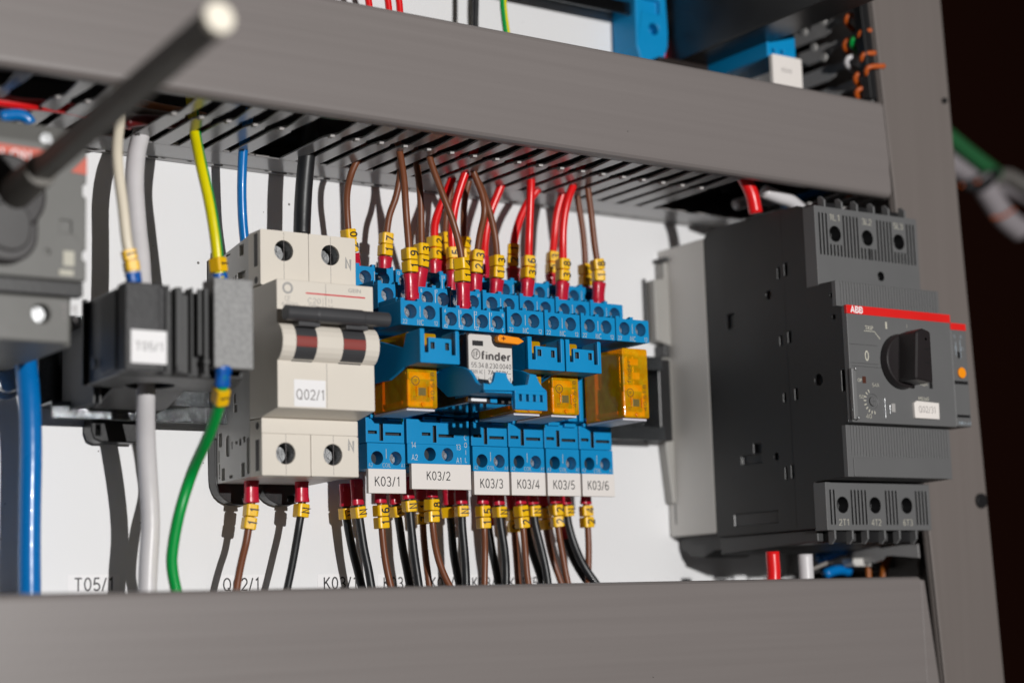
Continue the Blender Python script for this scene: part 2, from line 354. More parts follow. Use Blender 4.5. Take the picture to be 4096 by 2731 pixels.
def marker(parent, pts, s0, txt, h=4.1, w=4.3, d=4.9, spin=0.0, up=1, tx=.45):
    p, i = walk(pts, s0+h/2); T, F, R = frame(pts, i)
    U = T if T.z > 0 else -T; F = (Vector((math.sin(spin), -math.cos(spin), 0))); F = (F-U*F.dot(U)).normalized(); R = U.cross(F)
    if R.x < 0: R = -R
    # rounded box section, thicker towards the plate
    sec = rrect(-w/2, w/2, -d*.46, d*.54, 1.0, 3); rings = []
    for t, k in ((0, .95), (.06, 1), (.5, 1.0), (.94, 1), (1, .95)):
        rings.append([p+R*(a*k)-F*(b*k)+U*(h*(t-.5)+(.16*math.cos(a*1.3) if t > .5 else -.1*math.cos(a*1.3))) for a, b in sec])
    m = MB(); m.loft(rings); mk = m.build('number_marker', YEL, parent, bevel=.12, seg=1)
    if txt:
        t = MB(); c = p+F*(d*.46+.0)+R*tx
        t.text(txt, c.x, c.y, c.z, 2.9, mi=0, U=-R, R=U, F=F, sx=.95, bold=.03)
        t.build('digit' if txt != 'N' else 'letter', INK, mk)
    return mk
def wire(label, P, mt, r=1.22, fer=(0, 9.6), marks='', spin=0.0, group=None, name='wire', mgap=.35, msize=4.1, ferm=None, fw=(4.7, 5.1), mats=None, mfun=None, start=None, cat='wire', mtx=.45):
    pts = spline(P); t = thing(name, label, cat, tuple(pts[0]), group)
    w = MB(); s0 = (fer[1]-1.5) if fer else 0
    if start is not None: s0 = start
    w.tube(cut(pts, s0), r, mfun=mfun); w.build('insulation', mats or mt, t, smooth=True)
    s = 0
    if fer: ferrule(t, pts, fer[0], fer[1], fw[0], fw[1], fw[0]*.8, fw[1]*.8, ferm); s = fer[1]+.5
    down = P[-1][2] < P[0][2]
    for k, ch in enumerate(marks):
        marker(t, pts, s, ch, h=msize, spin=spin+random.uniform(-.16, .16), tx=mtx); s += msize+mgap*.5
    return t

# ------------------------------------------------------------------ setting: plate, dark room
m = MB(); m.box(60, 640, 563, 565.5, -90, 420); tag(m.build('mounting_plate', WHITE), None, None, kind='structure')
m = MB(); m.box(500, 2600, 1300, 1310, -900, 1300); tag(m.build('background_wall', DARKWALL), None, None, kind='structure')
# ------------------------------------------------------------------ slotted wiring ducts
PITCH = 9.42
def finger_wall(mb, mapf, i0, i1, skip=(), base=297.7, y_front=488.5, mib=0, thick=.75, nub=True):
    """comb wall: solid strip at the plate, fingers pointing to the cover"""
    xa = base+PITCH*i0-1.4; xb = base+PITCH*i1-1.4
    def prism(poly, mi=0, t0=0.0, t1=None):
        t1 = thick if t1 is None else t1; n = len(poly)
        mb.add([mapf(p[0], p[1], t0) for p in poly]+[mapf(p[0], p[1], t1) for p in poly],
               [tuple(range(n)), tuple(range(n, 2*n))]+[(i, (i+1) % n, n+(i+1) % n, n+i) for i in range(n)], mi)
    prism(rect(xa-2.6, xb, 544.2, 560.5)); prism(rect(xa-2.6, xb, 560.5, 562.6), 0, -.5, 2)
    for i in range(i0, i1):
        x = base+PITCH*i-1.4
        if i in skip:
            prism(rect(x+.3, x+5.6, 543.4, 544.2), 1); continue
        L = [(x+.2, 544.2), (x+.2, 512.5), (x+.7, 510.6), (x+1.1, 508.8), (x+2.7, 506.4), (x+2.6, 502.5), (x+2.1, 497.5), (x+1.2, y_front)]
        Rr = [(x+6.5, y_front), (x+6.5, 497), (x+6.2, 502.5), (x+5.9, 506.5), (x+5.6, 508.4), (x+6.4, 510.6), (x+6.45, 512), (x+6.45, 544.2)]
        prism(L+Rr)
        if nub: prism([(x+.6, 507.4), (x+2.0, 506.8), (x+2.1, 509.0), (x+.8, 509.8)], 1, -.7, .3)
        if random.random() < .45: prism(rect(x+7.0, x+9.2, 543.2, 544.2), 1, .1, 1.2)
def duct(name, label, x0, x1, z0, z1, i0, i1, skip, lower_wall=True, upper_wall=True, cover_mat=None):
    t = thing(name, label, 'cable duct', ((x0+x1)/2, 524, z0))
    m = MB(); w = z1-z0
    prof = [(485, z0+2.6), (485.25, z0+1.5), (486.0, z0+.55), (487.2, z0), (489.5, z0-.1), (489.5, z0+1.3), (487.6, z0+1.5), (486.6, z0+2.8),
            (486.6, z1-2.2), (487.4, z1-1.3), (489.5, z1-1.2), (489.5, z1), (487.2, z1), (486.0, z1-.35), (485.25, z1-1.1), (485, z1-2)]
    m.block('yz', prof, x0, x1); m.build('cover', cover_mat or COVER, t, bevel=.2)
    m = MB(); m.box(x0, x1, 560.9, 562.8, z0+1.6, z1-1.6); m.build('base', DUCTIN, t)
    if lower_wall:
        m = MB(); finger_wall(m, lambda a, b, c: (a, b, z0+c), i0, i1, skip, y_front=489.8); m.build('slotted_wall', [DUCT, BREAK], t, bevel=.12, seg=1)
    if upper_wall:
        m = MB(); finger_wall(m, lambda a, b, c: (a, b, z1-c), i0, i1, (), nub=False, y_front=489.8); m.build('slotted_wall', [DUCT, BREAK], t)
    return t
SK = (-15, -13, -10, -9, -3, 16, 17, 18, 19, 20)
duct('wiring_duct', 'grey horizontal cable duct with slotted underside across the top of the photo', 110, 518.6, 158.6, 197.6, -19, 24, SK)
t = duct('wiring_duct', 'grey horizontal cable duct cover along the bottom edge of the photo', 110, 521.4, -33, 9.2, -19, 24, ())
m = MB(); m.block('xz', [(521.4, 8.0), (523.6, 7.6), (528.6, -34), (521.4, -34)], 485.05, 489); m.build('cover_end', COVER, t, bevel=.3)
# vertical duct at the right, comb side towards the devices
t = thing('vertical_duct', 'tall grey vertical duct at the right with orange wires behind its comb side', 'cable duct', (545, 524, -60))
m = MB(); P = [(506.4, 330), (552.5, 330), (555.7, 247), (558.5, 151), (563.4, 29), (567.5, -75), (533, -75), (526.6, 29), (522.0, 110), (519.4, 160), (516.4, 200)]
m.block('xz', P, 485, 488.5); m.build('cover', PILLAR, t, bevel=1.2, seg=3)
m = MB(); m.block('xz', [(550, 330), (552.5, 330), (567, -75), (564, -75)], 488.5, 562.8); m.build('side_wall', PILLAR, t)
m = MB(); m.block('xz', [(522, 330), (550, 330), (564, -75), (540, -75)], 561.2, 562.9); m.build('base', BLACK, t)
m = MB()
def vm(a, b, c): return (512.5+c+(250-a)*.055, b, a)
finger_wall(m, vm, -2, 5, (), base=205, nub=False, y_front=489); m.build('slotted_wall', [DUCT, BREAK], t)
m = MB(); finger_wall(m, vm, -20, -8, (-17, -15, -14), base=205, nub=False, y_front=489); m.build('slotted_wall', [DUCT, BREAK], t)
for px_, py_, r_ in ((2257, 1150, 3.0), (2169, 233, 1.2)):
    q = at(px_, py_, 485); m = MB(); m.cyl((q[0]-r_*.5, 483.6, q[2]), (0, 1, 0), r_, 3); m.build('rivet', BLACK, t, bevel=.3)
m = MB(); m.block('xz', [(501.5, 330), (511.5, 330), (514.2, 240), (516, 199), (512.0, 199), (507.5, 262)], 486.5, 491); m.build('edge_strip', BLACK, t, bevel=.4)
m = MB(); m.block('xz', [(506.6, 330), (511.0, 330), (519.5, 200), (522.5, 160), (529.6, 29), (536, -75), (533.1, -75), (526.7, 29), (522.1, 110), (519.5, 160), (516.5, 200)], 484.2, 485.2); m.build('fold', PILLAR, t, bevel=.4)
# ------------------------------------------------------------------ rails
def hat(mb, x0, x1, zc, y=549.0):
    h = 14.6; mb.block('yz', [(y, zc+16.8), (y+1, zc+16.8), (y+1, zc+12.2), (562.8, zc+12.2), (562.8, zc-12.2), (y+1, zc-12.2), (y+1, zc-16.8), (y, zc-16.8), (y, zc-11.2), (561.7, zc-11.2), (561.7, zc+11.2), (y, zc+11.2)], x0, x1)
m = MB(); hat(m, 198.5, 450, 82.4); tag(m.build('mounting_rail', RAIL, bevel=.3), 'shiny zinc mounting rail behind the breaker and the blue relay sockets', 'rail')
m = MB(); m.box(450.2, 456.5, 552, 562.6, 66, 99); tag(m.build('rail_end_shade', BLACK, bevel=.5), 'black block standing for the shade where the mounting rail meets the motor starter', 'shade block')  # added black block, stands for the shade at the end of the rail
m = MB(); hat(m, 330, 505, 256.8); tag(m.build('mounting_rail', RAIL, bevel=.3), 'zinc mounting rail above the upper cable duct, at the top edge of the photo', 'rail')
# ------------------------------------------------------------------ marker strips on the plate
def wall_label(txt, px, py, w, label, ink=INK):
    x, _, z = at(px, py, 562.95); t = thing('wall_label', label, 'label', (x, 562.9, z-3), 'printed position labels stuck on the plate')
    m = MB(); m.block('xz', rect(x-w/2-2.4, x+w/2+2.4, z-3.1, z+3.1), 562.86, 562.98); m.build('sticker', PAPER2, t)
    m = MB(); m.text(txt, x, 562.86, z, 4.2, w=w, bold=.012); m.build('lettering', ink, t)
wall_label('T05/1', 215, 1341, 13.0, 'plate label reading T05/1 below the black transformer')
wall_label('Q02/1', 553, 1341, 13.4, 'plate label reading Q02/1 below the beige breaker')
for k, (pxx, w) in enumerate(((781, 13.2), (917, 13.2), (1023, 13.2), (1118, 13.2), (1202, 13.2))):
    wall_label('K03/%d' % (k+1), pxx, 1338, w, 'plate label reading K03/%d low behind the black and brown wires' % (k+1))

K = 1.022
# ------------------------------------------------------------------ beige two pole breaker
t = thing('circuit_breaker', 'beige two pole circuit breaker with charcoal toggle and Q02/1 sticker', 'circuit breaker', (271, 525, 45))
x0, x1 = 253.9, 289.0
sides = [(rrect(518.4, 519.6, 112, 124.2, .3), 1.0)] and []
feat = [(rect(523.8, 527.3, 118.9, 122.6), 1.5), (rect(534, 537.5, 120.6, 121.2), 1), (rect(522.8, 528.6, 111.2, 113.6), 1.5), (rect(529.6, 530.4, 110.9, 113.1), 1),
        (rect(531.4, 532.2, 110.6, 112.6), 1), (rect(530.6, 532.2, 70.6, 73.7), 1.2), (rect(529.6, 532, 67.6, 70), 1.2),
        (rrect(541.2, 543.9, 57.2, 61.9, .6), 1.5), (rect(543.2, 544, 52.2, 56), 1), (rect(542.8, 543.6, 47.8, 51.6), 1),
        (rect(533.2, 534, 55.8, 58.2), 1), (rect(529.4, 531.2, 57.0, 58.0), 1), (rect(526.6, 528.4, 56.4, 58.6), 1), (rect(523.6, 525.2, 57.0, 59), 1),
        (rrect(520.8, 522.6, 46.6, 58.6, .8), 1), (rect(524.2, 527, 46, 50.6), 1.4), (rect(539.2, 541.9, 45.9, 50), 1.5), (rect(533, 536, 46.2, 47.2), 1),
        (circ(543.2, 47, .5, 10), 1), 
        (rrect(534.8, 538.6, 53.5, 60.6, 1.7), .8)]
m = MB(); m.block('yz', [(520.3, 45.6), (520.3, 124.6), (523, 124.2), (538, 121.8), (545, 118.9), (545, 45.2)], x0+.1, x1-.1, feat); m.build('body', BGREY, t, bevel=.3)
m = MB(); m.cyl((x0-.0, 536.7, 57), (-1, 0, 0), 1.2, .0001); m.box(x0-.1, x0+.5, 536.4, 537.0, 55.2, 58.8)
hr = 3.45; ph = rect
for nm, zz0, zz1, hz in (('terminal_block', 106.9, 125.2, 118.7), ('terminal_block', 45.3, 63.6, 52.5)):
    m = MB(); up = zz0 > 100
    for a, b in ((x0, 271.35), (271.5, x1)):
        c = a+8.45 if a < 260 else b-9.5
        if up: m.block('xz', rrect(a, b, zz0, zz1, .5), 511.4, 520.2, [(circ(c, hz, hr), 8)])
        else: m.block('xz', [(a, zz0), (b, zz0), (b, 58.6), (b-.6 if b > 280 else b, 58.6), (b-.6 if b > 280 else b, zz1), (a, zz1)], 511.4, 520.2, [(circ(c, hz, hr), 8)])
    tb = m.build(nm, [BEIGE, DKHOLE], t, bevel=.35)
    for a in (262.35, 279.5):
        screw(tb, a, 517.2, hz, 2.85, 25 if a < 270 else 50)
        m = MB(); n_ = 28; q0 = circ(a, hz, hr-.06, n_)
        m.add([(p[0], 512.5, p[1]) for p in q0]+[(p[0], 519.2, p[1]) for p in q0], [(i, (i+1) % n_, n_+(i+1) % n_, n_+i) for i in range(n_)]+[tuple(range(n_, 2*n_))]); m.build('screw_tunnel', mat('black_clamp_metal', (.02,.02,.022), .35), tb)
    if not up:
        m = MB(); m.box(x0-.25, x1-.3, 511.0, 512, 58.7, 63.7); m.build('ledge', BEIGE, tb, bevel=.3)
    m = MB(); m.box(x0-.03, x0+.1, 513.4, 516.0, (zz0+6.4 if up else 47), (124.2 if up else 57.0)); m.cyl((x0-.03, 514.6, 108.8 if up else 61.4), (1, 0, 0), 1.2, .1); m.build('side_slot_shade', mat('brown_slot_shade', (.03,.022,.02), .6), tb)  # flush dark decals, shade of the slot and hole put into their colour
    m = MB(); m.text('N', 286.2, 511.4, 116.3 if up else 55.6, 3.2, bold=.045, sx=1.0); m.build('lettering', LINK, tb)
    g = MB()
    for gx in (262.35, 279.6): g.box(gx-.06, gx+.06, 511.36, 511.5, zz0+.4, zz1-.4)
    g.build('seam', GINK, tb)
m = MB(); prof = [(500, 65.8), (500, 80.9)]
for i in range(9):
    a = math.radians(-62+124*i/8); prof.append((502.2-6.2*math.cos(a)+.0, 86.8+6.6*math.sin(a)))
prof += [(500, 92.7), (500, 106.9), (512, 106.6), (520.2, 106.4), (520.2, 64), (511.8, 63.8)]
m.block('yz', prof, x0, x1); m.build('nose', BEIGE, t, bevel=.3)
m = MB(); m.box(x0+.1, x1-.1, 513.5, 545, 62, 108); 
def bulge(xa, xb, za, zb, dr, mt, nm, par):
    q = MB(); pr = []
    for i in range(13):
        z = za+(zb-za)*i/12; s_ = (z-86.8)/6.6; s_ = max(-.97, min(.97, s_)); pr.append((502.2-(6.2+dr)*math.sqrt(1-s_*s_), z))
    q.block('yz', pr+[(501.5, zb), (501.5, za)], xa, xb); return q.build(nm, mt, par, bevel=.1, seg=1)
tg = None
m = MB(); rings = []
bar = [(253.6, 2.35), (253.75, 2.45), (264.3, 2.45), (264.5, 2.62), (281, 2.62), (281.2, 2.4), (290.6, 2.4), (290.9, 2.2)]
for bx, br in bar: rings.append([(bx, 493.9+br*math.cos(a), 95.0+br*math.sin(a)) for a in [2*math.pi*i/20 for i in range(20)]])
m.loft(rings)
m.box(258.6, 266.2, 494.2, 499, 91.2, 95.4); m.box(275.6, 283.6, 494.2, 499, 91.2, 95.4)
tg = m.build('toggle', TOGGLE, t, bevel=.2)
for xa, xb in ((258.6, 266.1), (275.5, 283.8)):
    rk = bulge(xa, xb, 80.6, 92.4, .12, TOGGLE, 'rocker', tg); bulge(xa+.05, xb-.05, 84.9, 88.3, .2, REDB, 'red_flag', rk)
m = MB(); m.block('xz', rect(259.5, 270.8, 66.3, 74.9), 499.85, 499.95)
st = m.build('sticker', PAPER2, t); m = MB(); m.text('Q02/1', 265.2, 499.85, 70.2, 3.2, w=9.8, bold=.01); m.build('lettering', GINK, st)
m = MB(); m.block('xz', [(264.2, 102.7), (285.9, 102.7), (285.9, 103.15), (264.2, 103.15)], 499.9, 499.97); m.build('red_line', LINE, t)
m = MB(); m.text('GEIN', 282.0, 499.97, 105.0, 1.3, w=4.6); ring(m, 257.7, 104.1, 1.2, 1.9, 500)
m.text('CE', 257.6, 499.97, 100.7, 1.6); m.text('6000', 258.4, 499.97, 98.9, 1.2, w=5.6); m.text('C20', 267.2, 499.97, 100.6, 1.7, w=4.6); m.text('230V~', 267.3, 499.97, 98.9, 1.0, w=4.6)
m.box(270.3, 270.4, 499.93, 500, 98.4, 101.6); m.text('1 3', 273, 499.97, 100.9, 1.1); m.text('2 4', 273, 499.97, 99.0, 1.1)
m.build('printing', LINK, t)
m = MB(); m.box(271.3, 271.42, 499.93, 500.1, 66.2, 80.6); m.box(271.3, 271.42, 499.93, 500.1, 97.5, 106.4); m.build('seam', GINK, t)
for c in (262.5, 279.3):
    m = MB(); pts = []
    for i in range(15):
        a = math.pi*i/14; pts.append((c-9.3*math.cos(a)*(1 if abs(math.cos(a)) < .9 else .98), 47-8.8*math.sin(a)**.9))
    m.block('xz', [(c-9.3, 60)]+pts+[(c+9.3, 60)], 545.2, 550.4, [(rrect(c+.8, c+3.6, 39.6, 41.4, .3), 8)]); m.build('rail_clip', BLACK, t, bevel=.5)
m = MB(); m.box(253.2, 289.6, 545.0, 550.5, 60, 121.8); m.build('back_frame', ANTH, t, bevel=.5)

# ------------------------------------------------------------------ blue relay sockets
MOD = [(296.7, 311.7, 'K03/1'), (312.7, 338.0, 'K03/2'), (338.9, 354.0, 'K03/3'), (354.6, 369.6, 'K03/4'), (370.2, 385.2, 'K03/5'), (385.7, 400.5, 'K03/6')]
def socket(k):
    x0, x1, nm = MOD[k]; wide = k == 1; w = x1-x0
    what = ['leftmost of the row, with clip over an amber relay', 'widest of the row, holding the white faced relay', 'with a raised clip, right of the wide socket',
            'with a raised clip, fourth from the left', 'empty without relay, between two amber relays', 'rightmost of the row with a fully uncovered amber relay'][k]
    t = thing('relay_socket', 'blue relay socket %s, %s' % (nm, what), 'relay socket', ((x0+x1)/2, 535, 49), 'blue relay sockets side by side on the rail')
    xa, xb = x0+.25, x1-.25
    m = MB(); body = [(503, 94.5), (503, 96), (518, 96), (518, 103.6), (533, 103.6), (533, 112), (540.3, 112), (540.3, 117.5), (548, 117), (548, 50.5), (526, 50.5), (526, 66.6), (519.5, 68), (519.5, 94.5)]
    m.block('yz', body, xa, xb); m.build('body', BLUE, t, bevel=.25)
    if wide: cs = [x0+3.5, x0+9.9, x0+16.0, x0+22.2]; 
    else: cs = [x0+3.75, x0+11.05]
    top1 = 101.3 if wide else 102.4
    rows = (('front', 495.5, 94.3 if not wide else 93.9, top1, 98.9 if not wide else 97.4), ('mid', 510.2, 102.0, 110.6, 106.9), ('rear', 525, 110.2, 119.2, 115.4))
    for rn, y, z0, z1, hz in rows:
        yb = {'front': 510, 'mid': 524.8, 'rear': 540}[rn]
        m = MB(); out = rrect(x0, x1, z0, z1, .35); r = 2.4 if not wide else 2.35
        m.block('xz', out, y, yb, [(circ(c, hz, r), 6.4) for c in cs])
        # raised guide tabs over the wire entries
        tabs = [x0+.9, (x0+x1)/2-.2] if not wide else [x0+6.4, x0+12.7, x0+18.8, x1-1.2]
        for tx in tabs:
            m.block('yz', [(y+.2, z1-.2), (y+.2, z1+.9), (y+.9, z1+1.0), (y+4.6, z1-.2)], tx-.75, tx+.75)
        m.block('yz', [(y+3, z1-.2), (y+3, z1+1.4), (yb-.2, z1+1.4), (yb-.2, z1-.2)], x0+.05, x0+.75)
        b = m.build('terminal_block', BLUE, t, bevel=.18)
        for ci, c in enumerate(cs):
            if rn == 'rear' and k in (2, 3, 4) and ci == 1 and False: continue
            screw(b, c, y+4.3, hz, r-.15, random.choice((10, 35, 60, 80)))
        q = MB(); yy = y
        if wide:
            for j in range(3): q.box(x0+6.55+6.15*j, x0+6.75+6.15*j, yy-.04, yy+.1, z0+.8, z1-.6)
            nums = {'front': ('4321', ('42', '32', '22', '12')), 'mid': ('8765', ('44', '34', '24', '14')), 'rear': ('1211109', None)}[rn]
            if rn == 'rear': up = ['12', '11', '10', '9']
            else: up = list(nums[0])
            for j, s_ in enumerate(up): q.text(s_, x0+1.1+6.2*j, yy, z1-1.3, 1.15, bold=.01)
            if nums[1]:
                for j, s_ in enumerate(nums[1]): q.text(s_, x0+1.3+6.2*j, yy, z0+1.0, 1.15, bold=.01)
            q.text('N', x1-.95, yy, z1-1.3, 1.15, bold=.01); q.text('C' if rn == 'front' else 'O', x1-.95, yy, z0+1.0, 1.15, bold=.01)
            q.build('lettering', WINK, b)
        else:
            cm = (x0+x1)/2-.1; q.box(cm-.09, cm+.09, yy-.04, yy+.1, z0+2.9 if rn == 'front' else z0+2.2, z1-1.6)
            a, b_, c_ = {'front': ('22', 'NC', '12'), 'mid': ('24', 'NO', '14'), 'rear': ('21', 'COM', '11')}[rn]
            q.text(a, x0+1.45, yy, z0+1.15, 1.45, bold=.008); q.text(b_, cm+.1, yy, z0+1.1, 1.7 if rn == 'front' else 1.3, bold=.008, w=2.4); q.text(c_, x1-1.5, yy, z0+1.15, 1.45, bold=.008)
            q.build('lettering', CINK, b)
    # lower part: slotted upper panel, terminal panel with two holes
    m = MB(); off = 0 if not wide else 5.2
    zt = 66.4
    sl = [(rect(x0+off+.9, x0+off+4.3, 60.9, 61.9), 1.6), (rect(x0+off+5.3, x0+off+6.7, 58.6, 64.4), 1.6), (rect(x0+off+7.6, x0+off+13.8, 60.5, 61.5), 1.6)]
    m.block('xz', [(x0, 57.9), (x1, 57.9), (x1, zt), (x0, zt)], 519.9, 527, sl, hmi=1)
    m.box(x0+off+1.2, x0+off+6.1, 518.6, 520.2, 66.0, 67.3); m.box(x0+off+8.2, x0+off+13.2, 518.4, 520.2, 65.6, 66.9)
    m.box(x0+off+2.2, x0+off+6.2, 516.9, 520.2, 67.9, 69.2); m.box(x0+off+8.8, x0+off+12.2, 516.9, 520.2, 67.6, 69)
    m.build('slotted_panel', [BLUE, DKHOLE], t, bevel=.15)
    m = MB(); zb = 49.0 if not wide else 51.2
    hc = ((x0+3.95, 52.7), (x0+11.2, 52.7)) if not wide else ((x0+9.0, 54.5), (x0+16.1, 54.5))
    m.block('xz', rrect(x0+(.15 if not wide else 0), x1-.1, zb, 57.7 if not wide else 57.85, .2), 519.5 if not wide else 519.7, 527, [(circ(c[0], c[1], 2.35), 5.0) for c in hc])
    b = m.build('coil_panel', BLUE, t, bevel=.18)
    screw(b, hc[1][0], 523.4, hc[1][1], 2.05, 40)
    m = MB(); m.cyl((hc[0][0], 524.2, hc[0][1]), (0, 1, 0), 2.3, .3); m.build('screw', DKHOLE, b)  # dark disc at the bottom of an empty hole, its shade painted
    q = MB()
    if wide:
        y_ = 519.7; q.text('14', x0+2.1+.4, y_, 58.4-.9, 1.9); q.text('A2', x0+2.4+.4, y_, 53.3, 1.9); q.text('13', x0+20.6, y_, 57.2, 1.9); q.text('A1', x0+20.6, y_, 52.6, 1.9)
        for j, ch in enumerate('COIL'): q.text(ch, x1-1.7, y_+.2 if j < 1 else y_, 60.6-2.6*j, 1.7)
    else:
        cm = (x0+x1)/2; q.box(cm-.1, cm+.1, 519.46, 519.6, 52.6, 55.8); q.text('A2', x0+1.4, 519.5, 50.3, 1.25); q.text('COIL', cm+.1, 519.5, 50.3, 1.35, w=3.2); q.text('A1', x1-1.1, 519.5, 50.3, 1.25)
    q.build('lettering', WINK if wide else CINK, b)
    # white tag holder
    m = MB(); za, zb2 = (40.8, 49.0) if not wide else (42.4, 51.1)
    tx1 = x1-.25 if k < 5 else x1+.0
    m.block('xz', rrect(x0+.15+(.9 if wide else 0), tx1, za, zb2, .15), 518.9, 520.6); tg = m.build('tag', PAPER, t, bevel=.15)
    q = MB(); q.text(nm, (x0+x1)/2-(.9 if wide else .2), 518.9, (za+zb2)/2+(-.1 if not wide else .3), 3.15 if not wide else 2.95, w=9.5, bold=.008); q.build('lettering', INK if k < 4 else INK, tg)
    # retaining clips
    def arm(xa, xb, prof): q = MB(); q.block('yz', prof, xa, xb); return q
    if k in (0, 2, 3):
        zz = 0 if k == 0 else -.3
        pr = [(484, 80.4), (484, 91.3), (492.6, 91.0), (494.6, 86.4), (509.9, 90.6), (516, 90), (516, 77), (503.9, 76.9), (494, 80.0)]
        q = arm(x0+.05, x0+1.2, pr); q.block('yz', pr, x1-1.3, x1-.1)
        o = [(x0, 80.2), (x1-.05, 80.2), (x1-.05, 91.0), (x1-1.45, 91.0), (x1-1.45, 83.2), (x1-3.0, 83.2), (x1-3.0, 88.4+zz), (x0+3.2, 88.6+zz), (x0+3.2, 83.6), (x0+1.75, 83.6), (x0+1.75, 91.3), (x0, 91.3)]
        q.block('xz', o, 483.8, 485.2, [(rect(x0+4.0, x0+5.5, 84.9, 87.0), 1.1), (rect(x0+9.6, x0+11.0, 84.7, 87.0), 1.1)], hmi=1)
        q.box(x0+.2, x1-.3, 485.0, 494, 80.3, 81.3); q.build('retaining_clip', [BLUE, DKHOLE], t, bevel=.22)
    if k == 1:
        pr = [(512, 76.8), (501.9, 75.8), (494.6, 71), (482.5, 70.2), (475.4, 70.4), (473.6, 71.4), (474.6, 72.4), (477.0, 73.6), (479.2, 76.2), (481.2, 78.2), (485, 79.6), (493.7, 81.6), (512, 86), (516, 86), (516, 76.8)]
        q = arm(x0+.7, x0+1.9, pr); q.block('yz', pr, x1-1.3, x1-.1)
        o = [(x0+.7, 70.4), (325.3, 70.4), (325.3, 64.9), (x1, 64.9), (x1, 71.6), (336.4, 72.6), (335.0, 74.4), (334, 76.6), (331.6, 76.8), (330.6, 73.2), (325, 72.5), (322.8, 74.8), (322.2, 76.6), (318.2, 76.8), (317.2, 73.6), (x0+3, 72.6), (x0+.7, 72.9)]
        q.block('xz', o, 472.4, 474.0, [(rect(326.6+2.75*j, 327.75+2.75*j, 67.4, 70.0), 2) for j in range(0)], hmi=1)
        q2 = MB(); q2.block('xz', rect(325.3, x1, 64.9, 71.2), 472.0, 472.39)
        q = arm(x0+.7, x0+1.9, pr); q.block('yz', pr, x1-1.3, x1-.1)
        up_ = [(x0+.7, 70.6), (x1, 71.3), (x1, 71.6), (336.4, 72.6), (335.0, 74.4), (334, 76.6), (331.6, 76.8), (330.6, 73.2), (325, 72.5), (322.8, 74.8), (322.2, 76.6), (318.2, 76.8), (317.2, 73.6), (x0+3, 72.6), (x0+.7, 72.9)]
        q.block('xz', up_, 472.6, 474.2)
        # plate with four through windows, built as bars so light passes
        q.box(325.3, x1, 472.4, 474.2, 64.9, 67.6); q.box(325.3, x1, 472.4, 474.2, 70.0, 71.25)
        wx = [326.9, 329.65, 332.4, 335.15]; prev = 325.3
        for a in wx: q.box(prev, a, 472.4, 474.2, 67.6, 70.0); prev = a+1.15
        q.box(prev, x1, 472.4, 474.2, 67.6, 70.0)
        q.box(x0+2, x1-1.4, 474.2, 492, 70.2, 71.2)
        q.build('retaining_clip', BLUE, t, bevel=.2)
    return t
for k in range(6): socket(k)

